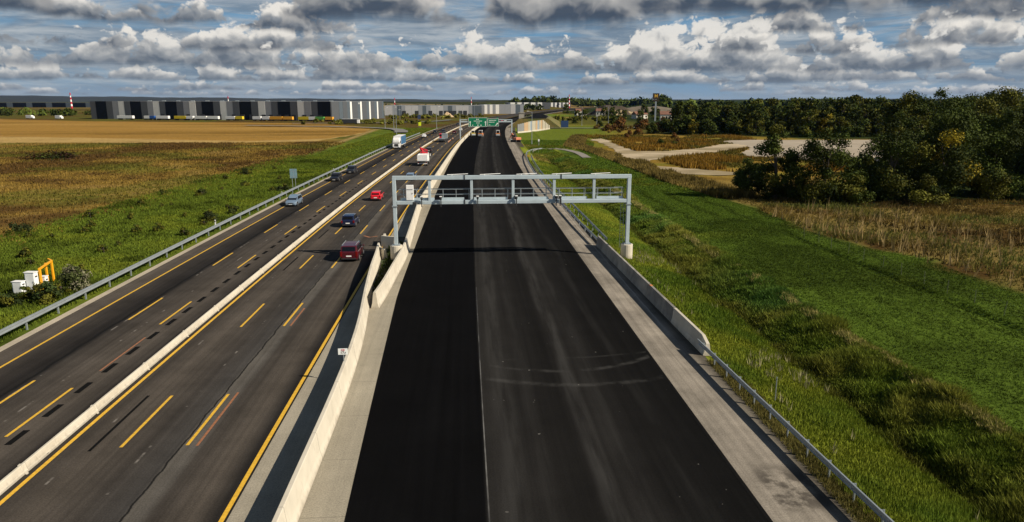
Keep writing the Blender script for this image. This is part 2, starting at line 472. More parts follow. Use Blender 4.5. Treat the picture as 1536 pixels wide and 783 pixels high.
def skid(t, c, u, v):
    # pale dust: turning arcs, wheel tracks and scuffs
    for cu, cv, rad, w, a in ((6.0, 48.2, 8.3, 0.34, 0.38), (6.9, 50.5, 12.8, 0.40, 0.34), (4.6, 72.0, 30.0, 0.22, 0.18)):
        du = t.sub(u, cu); dv = t.sub(v, cv)
        d = t.m('ABSOLUTE', t.sub(t.m('SQRT', t.add(t.mul(du, du), t.mul(dv, dv))), rad))
        n = t.noise(t.xyz(u, v, 1.0), 0.7, 4, 0.6)
        k = t.mul(t.mul(t.ss(d, 0.02, w, a, 0.0), t.ss(n, 0.38, 0.68)), t.ss(v, 43, 47, 1.0, 0.0))
        k = t.mul(k, t.ss(u, 0.8, 1.2))
        c = t.mix(k, c, (0.085, 0.083, 0.08))
    for uc, w, a in ((1.9, 0.8, 0.20), (5.9, 0.6, 0.26), (7.2, 0.7, 0.10), (3.3, .5, .08), (9.4, .5, .08)):
        n = t.noise(t.xyz(uc, t.mul(v, 0.05), 0.0), 1.0, 3, 0.6)
        n2 = t.noise(t.xyz(t.mul(u, 1.6), t.mul(v, 0.12), 5.0), 1.0, 4, 0.6)
        d = t.m('ABSOLUTE', t.sub(t.sub(u, uc), t.mul(t.sub(n, 0.5), 1.2)))
        c = t.mix(t.mul(t.ss(d, w * 0.2, w, a, 0.0), t.ss(n2, 0.3, 0.65)), c, (0.085, 0.083, 0.08))
    s = t.noise(t.xyz(u, v, 7.0), 3.2, 2, 0.4)
    c = t.mix(t.mul(t.ss(s, 0.785, 0.81, 0.0, 0.5), t.ss(u, 1.0, 2.0)), c, (0.28, 0.27, 0.25))
    return c
na = (0.0042, 0.0042, 0.0046); nb = (0.021, 0.020, 0.019)
M['new_road'] = road_material('fresh_black_asphalt', [(-6, na), (0.70, na), (0.80, nb), (3.0, (0.0155, 0.0148, 0.0142)), (5.0, (0.0105, 0.0101, 0.0098)), (6.3, (0.0175, 0.0167, 0.016)), (8.6, (0.0098, 0.0095, 0.0093)), (11.7, (0.0068, 0.0068, 0.0068))],
                              lo=-6.5, hi=12.0, streak=0.22, fine=0.16, extra=skid, spec=0.01, rough=0.95)
def gravel_extra(t, c, u, v):
    n = t.noise(t.xyz(u, v, 3.0), 0.55, 5, 0.7)
    near = t.mul(t.ss(v, 24.0, 25.0), t.ss(v, 27.0, 28.6, 1.0, 0.0))
    k = t.mul(near, t.ss(n, 0.42, 0.56)); k = t.mul(k, t.ss(u, 12.2, 12.8))
    c = t.mix(t.mul(k, 0.8), c, (0.05, 0.043, 0.037))
    d = t.m('ABSOLUTE', t.sub(u, t.add(14.0, t.mul(n, 0.3))))
    c = t.mix(t.mul(t.ss(d, 0.02, 0.10, 0.5, 0.0), t.ss(v, 44, 50, 0.0, 1.0)), c, (0.42, 0.39, 0.34))
    return c
M['shoulder'] = road_material('grey_shoulder_surface', [(11.4, (0.19, 0.168, 0.14)), (12.5, (0.215, 0.19, 0.158)), (14.0, (0.235, 0.207, 0.172)), (14.6, (0.15, 0.132, 0.108)), (15.2, (0.07, 0.062, 0.045))], lo=11.0, hi=16.5, streak=0.30, fine=0.36, extra=gravel_extra)
def slab_joints(t, c, u, v):
    f = t.m('FRACT', t.m('DIVIDE', v, 4.6))
    d = t.m('ABSOLUTE', t.sub(f, 0.5))
    c = t.mix(t.ss(d, 0.003, 0.006, 0.55, 0.0), c, (0.12, 0.11, 0.09))
    n = t.noise(t.xyz(u, v, 3.0), 1.3, 5, 0.7)
    return t.mix(t.ss(n, 0.56, 0.74, 0.0, 0.5), c, (0.20, 0.185, 0.15))
M['strip'] = road_material('pale_concrete_strip', [(-8, (0.275, 0.25, 0.20)), (-5, (0.265, 0.24, 0.19))], lo=-10, hi=-4, streak=0.12, fine=0.14, extra=slab_joints)
M['gutter'] = road_material('pale_concrete_gutter', [(-31, (0.37, 0.32, 0.25)), (-5, (0.27, 0.245, 0.195))], lo=-32, hi=-4, streak=0.12, fine=0.2)
M['lane_grey'] = mat('grey_lane_asphalt', (0.16, 0.155, 0.145), 0.85, 0.2, 0.5)

# ------------------------------------------------------------------ carriageways
old = strip('old_carriageway', offL, -30.9, -9.42, 18, 1600, 0.0, M['old_road'], n=2, kind='structure')
strip('gravel_edge', offL, -30.95, -30.35, 20, 420, 0.006, M['gutter'], parent=old)
gut = strip('concrete_gutter', offL, -9.42, -6.3, 18, 440, 0.0, M['gutter'], kind='structure')
new = strip('fresh_asphalt', offR, lambda y: -4.75 - 1.1 * float(np.clip((y - 22) / 36, 0, 1)), 11.66, 18, 1600, 0.012, M['new_road'], n=3, kind='structure')
strp = strip('concrete_strip', offR, -6.62, lambda y: -4.75 - 1.1 * float(np.clip((y - 22) / 36, 0, 1)), 18, 440, 0.004, M['strip'], kind='structure')
shd = strip('gravel_shoulder', offR, 11.66, 15.2, 18, 250, 0.002, M['shoulder'], n=2, kind='structure')
shd2 = strip('far_shoulder', offR, 11.66, 17.0, 250.0, 1200, 0.002, M['shoulder'], n=2, kind='structure')
# painted lines and seals (each mark a part of its carriageway)
def dash(name, fn, u, y0, L, w, material, parent, cache={}):
    key = (material.name, L, w)
    if key not in cache:
        me = bpy.data.meshes.new(name); me.from_pydata([(-w / 2, 0, 0), (w / 2, 0, 0), (w / 2, L, 0), (-w / 2, L, 0)], [], [(0, 1, 2, 3)])
        me.materials.append(material); cache[key] = me
    o = bpy.data.objects.new(name, cache[key]); link(o, parent)
    o.location = (u + float(fn(y0 + L / 2)), y0, 0.008); o.rotation_euler = (0, 0, hdg(fn, y0 + L / 2)); o.location.x -= (L / 2) * math.sin(-o.rotation_euler[2])
    return o
for u, w, a, b in ((-28.6, 0.17, 20, 560), (-19.0, 0.2, 20, 560), (-9.62, 0.2, 20, 420)):
    strip('edge_line', offL, u - w / 2, u + w / 2, a, b, 0.007, M['yellow'], parent=old)
for u in (-16.35, -13.3):
    for k in range(28):
        dash('lane_dash', offL, u, 31.8 + 18.2 * k - 18.2, 6.0, 0.16, M['yellow'], old)
for u in (-22.45, -25.25):
    for k in range(28):
        dash('lane_dash', offL, u, 33.3 + 17.75 * k - 17.75 + (1.3 if u < -25 else 0), 6.0, 0.16, M['yellow'], old)
for k in range(40):
    dash('black_seal', offL, -21.85 + 0.0008 * k, 26.3 + 3.06 * k, 1.55, 0.34, M['tar'], old)
dash('black_seal', offL, -17.65, 31.5, 6.4, 0.16, M['tar'], old)
dash('black_seal', offL, -17.75, 67.5, 6.0, 0.16, M['tar'], old)
dash('black_seal', offL, -17.75, 83.5, 6.0, 0.16, M['tar'], old)
dash('orange_mark', offL, -12.82, 31.7, 6.3, 0.13, M['orange_paint'], old)
dash('orange_mark', offL, -12.82, 50.0, 4.5, 0.13, M['orange_paint'], old)
dash('orange_mark', offL, -22.2, 41.9, 6.2, 0.12, M['orange_paint'], old)
strip('paving_joint', offR, 0.77, 0.83, 18, 60, 0.018, mat('dusty_joint', (0.10, 0.098, 0.094), 0.9, 0.6, 1.2, stretch=(1, 0.3, 1), alt=(0.018, 0.018, 0.018), altf=(0.42, 0.55)), parent=new)
strip('tar_edge', offR, 11.62, 11.80, 18, 240, 0.019, M['tar'], parent=new)
# faded orange arrow on the right lane
mb = MB()
for pts in ([(-0.9, 0.2), (-0.1, -0.5), (0.05, -0.3), (-0.7, 0.35)], [(0.05, -0.3), (-0.1, -0.5), (0.9, -0.1), (0.85, 0.12)]):
    mb.face([(-11.2 + x, 84.6 + y * 1.6, 0.009) for x, y in pts])
mb.build('faded_arrow', M['orange_paint'], old)

# ------------------------------------------------------------------ terrain
def vnoise(x, y, seed=0):
    """smooth value noise, vectorised, -1..1"""
    xi = np.floor(x).astype(np.int64); yi = np.floor(y).astype(np.int64)
    fx = x - xi; fy = y - yi; fx = fx * fx * (3 - 2 * fx); fy = fy * fy * (3 - 2 * fy)
    def h(a, b):
        n = (a * 374761393 + b * 668265263 + seed * 1442695041) & 0x7fffffff
        n = ((n ^ (n >> 13)) * 1274126177) & 0x7fffffff
        return ((n ^ (n >> 16)) & 0xffff) / 32767.5 - 1
    return (h(xi, yi) * (1 - fx) + h(xi + 1, yi) * fx) * (1 - fy) + (h(xi, yi + 1) * (1 - fx) + h(xi + 1, yi + 1) * fx) * fy
def fbm(x, y, sc, o=4, seed=0):
    r = 0; a = 1.0; t = 0
    for i in range(o):
        r = r + a * vnoise(x / sc, y / sc, seed + i); t += a; a *= 0.55; sc /= 2.07
    return r / t
def sstep(a, b, x):
    t = np.clip((x - a) / (b - a), 0, 1); return t * t * (3 - 2 * t)

def height(x, y):
    x = np.asarray(x, float); y = np.asarray(y, float)
    u = x - offR(np.clip(y, -60, 2200)); uL = x - offL(np.clip(y, -60, 2200))
    z = np.full(np.broadcast(x, y).shape, -0.06)
    n1 = fbm(x, y, 9.0, 4, 3); n2 = fbm(x, y, 2.2, 3, 9)
    # right side: bank, ditch with a tangled far side, field
    wob = fbm(x * 0 + 3, y, 14.0, 3, 21) * 0.7
    dfade = sstep(250, 170, y)
    U = np.array([15.2, 16.0, 19.5, 22.0, 22.8, 25.0, 27.0, 29.0, 60.0])
    Z = np.array([-0.06, -0.08, -0.85, -1.60, -1.75, -1.02, -0.36, -0.55, -0.55])
    zr = np.interp(u + wob * sstep(18, 21, u), U, Z)
    zr = np.where(zr < -0.55, -0.55 + (zr + 0.55) * dfade, zr)
    zr = zr + 0.16 * n2 * sstep(17, 20, u) * sstep(34, 27, u) + 0.12 * n1 * sstep(17, 20, u) + 0.05 * n2 * sstep(28, 32, u)
    # small furrow at the field's far edge
    fx = 41.1 + fbm(x * 0, y, 7.0, 2, 5) * 0.3
    zr = zr - 0.45 * np.exp(-((x - fx) / 0.32) ** 2) * sstep(95, 80, y)
    z = np.where(u > 15.2, zr, z)
    # left side: verge a touch lower, bumpy
    zl = -0.06 - 0.5 * sstep(-31.0, -36, uL) + 0.22 * n1 * sstep(-32.5, -37, uL) + 0.10 * n2 * sstep(-32, -35, uL)
    z = np.where(uL < -31.0, zl, z)
    # under the carriageways
    z = np.where((uL > -31.0) & (u < 15.2), -0.06, z)
    # between the two split barriers: rough earth
    # far country: gentle rise behind the right fields and the mound country
    far = sstep(650, 1500, y) * sstep(30, 260, x) * 9.0 + sstep(1200, 3500, y) * 8.0 * (0.6 + 0.4 * vnoise(x / 900.0, y / 900.0, 4))
    far = far * sstep(40, 140, np.abs(x - offL(np.clip(y, -60, 2200))))
    z = z + far
    return z

def geo(a, b, s0, g):
    out = [a]; s = s0
    while out[-1] < b: out.append(out[-1] + s); s *= g
    return np.array(out)
gx_r = np.concatenate([np.arange(-34, 60, 0.5), geo(60, 7000, 0.6, 1.045)])
gx_l = -geo(34, 7000, 0.6, 1.035)[1:][::-1]
GX = np.concatenate([gx_l, gx_r])
GY = np.concatenate([np.arange(-30, 18, 6.0), np.arange(18, 130, 0.6), geo(130, 7500, 0.8, 1.016)])
gx, gy = np.meshgrid(GX, GY)
# the grid bends with the road so that banks and ditches stay smooth
bend = offR(np.clip(gy, -60, 2200)) * np.clip(1 - np.abs(gx) / 1500, 0, 1)
wx = gx + bend; wy = gy
gz = height(wx, wy)

def inpoly(x, y, P):
    P = np.array(P, float); n = len(P); r = np.zeros(x.shape, bool); j = n - 1
    for i in range(n):
        xi, yi = P[i]; xj, yj = P[j]
        c = ((yi > y) != (yj > y)) & (x < (xj - xi) * (y - yi) / (yj - yi + 1e-12) + xi)
        r ^= c; j = i
    return r
# albedos
G_VERGE = np.array([0.084, 0.116, 0.014]); G_BANK = np.array([0.175, 0.198, 0.022]); G_FIELD = np.array([0.066, 0.103, 0.013])
OCHRE = np.array([0.165, 0.108, 0.024]); BROWN = np.array([0.082, 0.048, 0.015]); STRAW = np.array([0.37, 0.25, 0.092])
GOLD = np.array([0.275, 0.158, 0.038]); OLIVE = np.array([0.085, 0.083, 0.016]); REED = np.array([0.18, 0.13, 0.04]); DARKG = np.array([0.022, 0.032, 0.009])
BND_Y = [20, 91, 102, 121, 143, 174, 186, 248, 389, 480]
BND_X = [-60, -57.5, -55.5, -54.8, -54, -52.2, -50.2, -48.6, -48.4, -50]
def ground_colour(x, y):
    n1 = fbm(x, y, 26.0, 5, 31); n2 = fbm(x, y, 6.0, 4, 41); n3 = fbm(x * 0.7, y, 13.0, 5, 51); n4 = fbm(x, y, 90.0, 4, 61)
    px = x + 2.6 * n2; py = y + 3.0 * n1
    u = x - offR(np.clip(y, -60, 2200)); uL = x - offL(np.clip(y, -60, 2200))
    def mixc(c, d, f): return c * (1 - f[..., None]) + d * f[..., None]
    c = np.broadcast_to(OLIVE, x.shape + (3,)).copy()
    c = mixc(c, OCHRE, sstep(-0.1, 0.35, n1))
    c = mixc(c, DARKG * 1.6, sstep(0.15, 0.5, n4) * 0.7)
    # left: verge, rough meadow, straw strip, stubble field
    L = uL < -20
    edge = np.interp(py, BND_Y, BND_X)
    verge = G_VERGE * (1 + 0.0 * x[..., None])
    verge = mixc(verge, G_VERGE * np.array([1.35, 1.2, 1.1]), sstep(0.0, 0.5, n2 + 0.5 * n3))
    verge = mixc(verge, G_VERGE * 0.52, sstep(0.05, 0.45, -n2 + 0.4 * n3))
    meadow = BROWN * (1 + 0.0 * x[..., None])
    meadow = mixc(meadow, OCHRE * 1.15, sstep(-0.15, 0.30, n3 + 0.3 * n2))
    meadow = mixc(meadow, OLIVE * np.array([1.15, 1.3, 1.0]), sstep(0.0, 0.35, n1 - 0.2 * n3) * 0.8)
    meadow = mixc(meadow, STRAW * np.array([0.60, 0.58, 0.45]), sstep(0.25, 0.6, n3 + 0.45 * n1))
    mm = sstep(-5, 6, edge - px + 3.5 * n3)
    pale = np.exp(-((edge - 5 - px) / 5.0) ** 2) * sstep(320, 260, y) * 0.6
    meadow = mixc(meadow, STRAW * np.array([0.62, 0.60, 0.5]), pale * sstep(-0.3, 0.3, n2))
    lc = mixc(verge, meadow, mm)
    sy = np.interp(x, [-400, -214, -144, -89, -60, -48], [395, 349, 326, 302, 318, 395])   # far side of the straw strip
    sy0 = np.interp(x, [-400, -214, -150, -90, -60, -48], [330, 300, 296, 287, 300, 390])
    st = sstep(-3, 3, y + 2 * n2 - sy0)
    gold = GOLD * (1 + 0.0 * x[..., None])
    gold = mixc(gold, GOLD * np.array([0.60, 0.60, 0.55]), sstep(-0.05, 0.40, fbm(x * 0.25, y, 30.0, 5, 71)) * 0.9)
    gold = mixc(gold, GOLD * np.array([1.12, 1.18, 1.35]), sstep(0.05, 0.5, fbm(x * 0.2, y, 40.0, 4, 81)))
    strawc = mixc(np.broadcast_to(STRAW, gold.shape), STRAW * 0.72, sstep(0.1, 0.5, n2))
    inG = (x < np.interp(y, [250, 389, 447, 480], [-50, -50.5, -55, -58]))
    fld = np.where(inG[..., None], mixc(strawc, gold, sstep(-4, 4, y - sy)), lc)
    lc = mixc(lc, fld, st * inG)
    track = np.exp(-((x + 49.2 - 0.0 * y) / 1.3) ** 2) * sstep(225, 260, y) * sstep(440, 400, y)
    lc = mixc(lc, STRAW * np.array([0.85, 0.85, 0.95]), track)
    # beyond the stubble field: bare yard, then dull grass and dark fields
    gend = np.interp(x, [-420, -405, -294, -102, -54], [680, 663, 596, 532, 447])
    by = sstep(-4, 4, y - gend)
    backc = mixc(np.broadcast_to(OLIVE, gold.shape), BROWN, sstep(-.2, .3, n1))
    backc = mixc(backc, STRAW * 0.55, sstep(0.1, 0.5, fbm(x * 0.2, y, 120.0, 3, 91)) * sstep(700, 900, y))
    backc = mixc(backc, DARKG, sstep(1500, 2600, y) * 0.8)
    lc = mixc(lc, backc, by)
    c = np.where(L[..., None], lc, c)
    # right: bank, ditch, field
    rmask = (u > 14.5)
    bank = mixc(np.broadcast_to(G_BANK, gold.shape), G_BANK * np.array([0.62, 0.8, 0.8]), sstep(-0.1, 0.4, n2))
    bank = mixc(bank, OCHRE * 1.25, sstep(0.25, 0.6, n1 + 0.3 * n2) * sstep(55, 75, y))
    dit = mixc(np.broadcast_to(G_VERGE * 0.8, gold.shape), OCHRE * 0.75, sstep(0.0, 0.45, n2) * 0.8)
    crest = mixc(np.broadcast_to(G_BANK * 1.05, gold.shape), OCHRE * 2.0, sstep(0.0, 0.5, n3))
    field = mixc(np.broadcast_to(G_FIELD, gold.shape), G_FIELD * 0.55, sstep(-0.05, 0.45, n3 + 0.3 * n2))
    field = mixc(field, G_FIELD * 0.7, sstep(0.2, 0.9, np.sin((x - 0.02 * y) * 1.5 + 2 * n2)) * 0.5)
    field = mixc(field, G_FIELD * np.array([2.3, 1.9, 1.9]), sstep(0.15, 0.55, n1 + 0.25 * n2) * 0.8)
    wu = u + 0.9 * n2
    rc = mixc(bank, dit, sstep(20.8, 22.3, wu)); rc = mixc(rc, crest, sstep(24.6, 25.4, wu)); rc = mixc(rc, field, sstep(26.6, 28.0, wu))
    # strip past the furrow, then reeds and rough ground
    FE = np.interp(py, [20, 57, 69, 76, 87, 105, 119, 145, 182, 232, 260], [49, 49.1, 49, 46.5, 44.5, 45.5, 44.5, 42.5, 42.5, 42, 34])
    rough = mixc(np.broadcast_to(REED, gold.shape), BROWN * 0.9, sstep(-0.1, 0.35, n2))
    rough = mixc(rough, OCHRE * 1.2, sstep(0.0, 0.4, n1) * sstep(100, 150, y))
    rough = mixc(rough, mixc(np.broadcast_to(OCHRE * np.array([1.5, 1.45, 1.1]), gold.shape), OLIVE * np.array([1.9, 1.8, 1.2]), sstep(-.2, .3, n3)), sstep(125, 165, y) * 0.75)
    ye = sstep(-1.5, 2.0, px - FE)
    rc = mixc(rc, rough, ye)
    rc = mixc(rc, G_VERGE * np.array([1.25, 1.15, 1.1]), sstep(235, 255, py) * (1 - sstep(-14, 10, px - np.interp(y, [240, 300, 420], [52, 60, 95]))))
    rc = mixc(rc, OCHRE * np.array([1.25, 1.05, .8]), sstep(0.2, 0.5, n2 + .4 * n1) * sstep(225, 250, y) * sstep(330, 280, y) * 0.7)
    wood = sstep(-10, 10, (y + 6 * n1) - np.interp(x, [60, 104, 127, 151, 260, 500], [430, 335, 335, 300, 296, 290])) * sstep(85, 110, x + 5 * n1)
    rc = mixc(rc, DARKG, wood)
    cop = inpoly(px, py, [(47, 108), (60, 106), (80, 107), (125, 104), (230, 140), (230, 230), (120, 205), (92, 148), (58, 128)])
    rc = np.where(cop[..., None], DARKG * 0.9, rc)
    farR = mixc(np.broadcast_to(OLIVE, gold.shape), G_VERGE * 1.3, sstep(-0.1, 0.3, n4))
    farR = mixc(farR, OCHRE * 1.3, sstep(0.1, 0.4, fbm(x * 0.3, y, 60.0, 4, 101)))
    rc = mixc(rc, farR, sstep(430, 520, y) * (1 - sstep(115, 150, x)))
    c = np.where(rmask[..., None], rc, c)
    # between carriageway and barriers
    return np.clip(c, 0.004, 1)
gc = ground_colour(wx.ravel(), wy.ravel())
nyg, nxg = gx.shape
idx = np.arange(nyg * nxg).reshape(nyg, nxg)
quads = np.stack([idx[:-1, :-1], idx[:-1, 1:], idx[1:, 1:], idx[1:, :-1]], -1).reshape(-1, 4)
M['ground'] = attr_mat('meadow_ground', 0.98, 0.02, 0.9, 0.28, 0.7, 2.2, 0.25, fine=(5.0, 0.3))
ground = np_mesh('ground', np.stack([wx.ravel(), wy.ravel(), gz.ravel()], 1), quads, M['ground'], col=gc, smooth=True)
ground['kind'] = 'structure'

def sheet(name, P, z, material, jit=1.2, step=4.0, kind='structure'):
    """an irregular flat patch of bare ground"""
    pts = []
    for i in range(len(P)):
        a = P[i]; b = P[(i + 1) % len(P)]; d = math.dist(a, b); n = max(1, int(d / step))
        for k in range(n):
            t = k / n; x = a[0] + (b[0] - a[0]) * t; y = a[1] + (b[1] - a[1]) * t
            pts.append((x + rnd.uniform(-jit, jit), y + rnd.uniform(-jit, jit)))
    mb = MB(); mb.face([(x, y, 0) for x, y in pts]); o = mb.build(name, material)
    bpy_tri(o); o.location = (0, 0, z); o['kind'] = kind
    return o
import bmesh
def bpy_tri(o):
    bm = bmesh.new(); bm.from_mesh(o.data); bmesh.ops.triangulate(bm, faces=bm.faces); bm.to_mesh(o.data); bm.free()
M['sand'] = mat('pale_sand', (0.39, 0.31, 0.20), 0.95, 0.16, 0.12, 0.3, 2.0, 0.1, alt=(0.24, 0.185, 0.095), altf=(0.44, 0.60))
M['lot'] = mat('pale_gravel', (0.34, 0.285, 0.215), 0.95, 0.14, 0.1, 0.3, 2.0, 0.1, alt=(0.27, 0.22, 0.155))
sheet('sandy_path', [(55.5, 306), (62, 311), (58, 262), (57.5, 241), (57, 232), (66, 231), (82, 243), (97.5, 265), (115, 279), (121, 272), (105, 252), (88, 232), (77, 220), (64, 207), (56.5, 200), (48.9, 191), (46.5, 205), (49.7, 222), (53, 250)], -0.46, M['sand'], 1.1, 2.5)
sheet('gravel_lot', [(104, 287), (122, 296), (150, 293), (174, 293), (190, 270), (150, 225), (114, 187), (100, 193), (85, 208), (90, 225), (100, 243), (106, 262)], -0.455, M['lot'], 1.3, 3.0)
sheet('sandy_patch', [(49.7, 179), (55, 171.5), (62.4, 164), (66, 158), (59, 154.8), (51, 158.4), (47, 168)], -0.45, M['sand'], 0.7, 2.5)

# ------------------------------------------------------------------ concrete barriers
def jersey(w0, w1, h):
    return [(-w0, 0.0), (-w0, 0.10), (-w0 * 0.62 - w1 * 0.2, 0.34 * h), (-w1, h - 0.03), (-w1 + 0.025, h), (w1 - 0.025, h), (w1, h - 0.03), (w0 * 0.62 + w1 * 0.2, 0.34 * h), (w0, 0.10), (w0, 0.0)]
def sweep(mb, path, prof, m=0, caps=True):
    rings = []
    for i, p in enumerate(path):
        a = Vector(path[max(0, i - 1)]); b = Vector(path[min(len(path) - 1, i + 1)])
        d = (b - a); d.z = 0; d.normalize(); sd = Vector((d.y, -d.x, 0))
        rings.append([Vector(p) + sd * q[0] + Vector((0, 0, q[1])) for q in prof])
    mb.loft(rings, m, closed=True, caps=caps)
def smooth_path(P, n=5):
    out = []
    for i in range(len(P) - 1):
        p0, p1, p2, p3 = [Vector(P[max(0, min(len(P) - 1, k))]) for k in (i - 1, i, i + 1, i + 2)]
        for k in range(n):
            t = k / n
            out.append(tuple(0.5 * ((2 * p1) + (p2 - p0) * t + (2 * p0 - 5 * p1 + 4 * p2 - p3) * t * t + (3 * p1 - p0 - 3 * p2 + p3) * t ** 3)))
    out.append(tuple(P[-1])); return out

# median: 6.2 m blocks pinned end to end
def make_median():
    r = empty('concrete_barrier', (0, 0, 0), 0, 'low white concrete barrier block in the median row between the old carriageways', 'barrier', 'white barrier blocks along the median')
    mb = MB(); L = 6.13
    prof = jersey(0.155, 0.07, 0.43)
    sweep(mb, [(0, -L / 2, 0), (0, L / 2, 0)], prof); mb.build('block', M['conc'], r)
    mb = MB(); P_ = [(-0.17, 0), (0.26, 0), (0.11, 0.12), (0.09, 0.455), (-0.09, 0.455), (-0.11, 0.12)]
    mb.loft([[(x, L / 2 - 0.30, z) for x, z in P_], [(x, L / 2 - 0.14, z) for x, z in P_]]); mb.build('joint_foot', M['conc'], r, bevel=0.012)
    for y in (-1.6, 1.6):
        mb = MB(); mb.box((0.12, y, 0.08), (0.09, 0.14, 0.04)); mb.build('drain_lip', M['conc_old'], r)
    return r
proto = make_median(); first = True
for k in range(92):
    y = 20.6 + 6.15 * k
    loc = PL(-19.53, y, 0.0); rz = hdg(offL, y)
    if first: proto.location = loc; proto.rotation_euler = (0, 0, rz); first = False
    else: dup(proto, loc, rz)

JP = jersey(0.30, 0.11, 1.32)
mb = MB(); sweep(mb, smooth_path([(-6.9, 18, 0), (-6.9, 26, 0), (-6.88, 34, 0), (-6.98, 41, 0), (-7.28, 47.5, 0), (-7.86, 55, 0), (-8.4, 63, 0), (-8.68, 69.5, 0), (-8.95, 74.0, 0)], 6), JP)
barrier_a = tag(mb.build('concrete_barrier', M['conc']), 'long curved cream concrete barrier carrying the small kilometre sign, nearest the camera', 'barrier')
def joints(o, path, prof, every):
    P = [Vector(p) for p in path]; acc = 0.0; nxt = every
    for i in range(len(P) - 1):
        L_ = (P[i + 1] - P[i]).length
        while nxt <= acc + L_:
            q = P[i].lerp(P[i + 1], (nxt - acc) / L_); d_ = (P[i + 1] - P[i]).normalized() * 0.012
            mb = MB(); sweep(mb, [tuple(q - d_), tuple(q + d_)], [(a * 1.012 + (0.003 if a > 0 else -0.003), b * 1.003) for a, b in prof])
            mb.build('expansion_joint', M['conc_old'], o); nxt += every
        acc += L_
joints(barrier_a, smooth_path([(-6.9, 18, 0), (-6.9, 26, 0), (-6.88, 34, 0), (-6.98, 41, 0), (-7.28, 47.5, 0), (-7.86, 55, 0), (-8.4, 63, 0), (-8.68, 69.5, 0), (-8.95, 74.0, 0)], 6), JP, 6.0)
pb = [(-7.02, 54.0, 0), (-6.75, 58, 0), (-6.52, 64, 0), (-6.22, 72, 0), (-6.27, 80, 0), (-6.42, 92, 0), (-6.55, 108, 0)] + [PL(-7.55, y) for y in (124, 145, 176, 210, 250, 290, 330, 370, 410, 440)]
mb = MB(); sweep(mb, smooth_path(pb, 5), JP)
barrier_b = mb.build('concrete_barrier', M['conc']); joints(barrier_b, smooth_path(pb, 5), JP, 6.0)
tag(barrier_b, 'long cream concrete barrier curving away beside the fresh asphalt behind the gantry pedestal', 'barrier')
mb = MB(); sweep(mb, smooth_path([(-9.0, 74.2, 0), (-8.75, 73.2, 0), (-8.45, 72.3, 0), (-8.05, 71.7, 0)], 3), jersey(0.28, 0.11, 1.1))
tag(mb.build('concrete_barrier', M['conc']), 'short stub of concrete barrier pressed against the left gantry pedestal', 'barrier')
mb = MB(); mb.box((-8.35, 78.0, 0.62), (1.7, 0.5, 1.24), rz=R(-28), taper=(1.0, 0.5)); mb.box((-8.95, 79.6, 0.5), (0.5, 2.6, 1.0), rz=R(4), taper=(0.5, 1.0))
tag(mb.build('concrete_barrier', M['conc']), 'angled concrete barrier end standing just beyond the left gantry post', 'barrier')
# rough earth in the pocket between the split barriers
mb = MB(); mb.face([(-7.25, 54.6, .02), (-6.6, 62, .02), (-6.35, 70, .02), (-6.4, 84, .02), (-8.0, 84, .02), (-8.9, 78, .02), (-8.6, 70, .02), (-8.0, 62, .02)])
M['earth'] = mat('dark_earth', (0.045, 0.036, 0.024), 0.95, 0.3, 1.5, 0.6, 4, 0.1, alt=(0.03, 0.045, 0.012))
mb.build('earth_pocket', M['earth'])['kind'] = 'structure'
# right side: a row of weathered blocks
U = [41.9, 48.9, 55.9, 62.9, 69.9, 77.2]
lab = ['pale concrete barrier block nearest the camera on the right, guardrail bolted to its sloped end', 'second grey concrete barrier block in the right row, orange mark on top', 'grey weathered concrete barrier block third from the near end of the right row',
       'grey weathered concrete barrier block fourth in the right row, before the gantry post', 'stained concrete barrier block farthest in the right row, where the double guardrail begins']
for i in range(5):
    y0, y1 = U[i] + 0.03, U[i + 1] - 0.03
    f = lambda y: 15.50 - 0.35 * (y - 41.7) / 35.6
    mb = MB()
    pr = jersey(0.28, 0.12, 1.15)
    p = [(f(y0), y0, -0.03), (f(y1), y1, -0.03)]
    if i == 0:
        rings = []
        for (yy, k) in ((y0, 0.72), (y0 + 0.9, 1.0), (y1, 1.0)):
            rings.append([(f(yy) + q[0], yy, -0.03 + q[1] * k) for q in pr])
        mb.loft(rings)
    else: sweep(mb, p, pr)
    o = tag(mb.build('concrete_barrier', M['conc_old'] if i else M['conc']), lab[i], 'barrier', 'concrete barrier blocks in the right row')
    if i == 1:
        mb = MB(); mb.box((f(y1 - 0.5), y1 - 0.5, 1.126), (0.2, 0.35, 0.02)); mb.build('orange_mark', M['orange'], o)

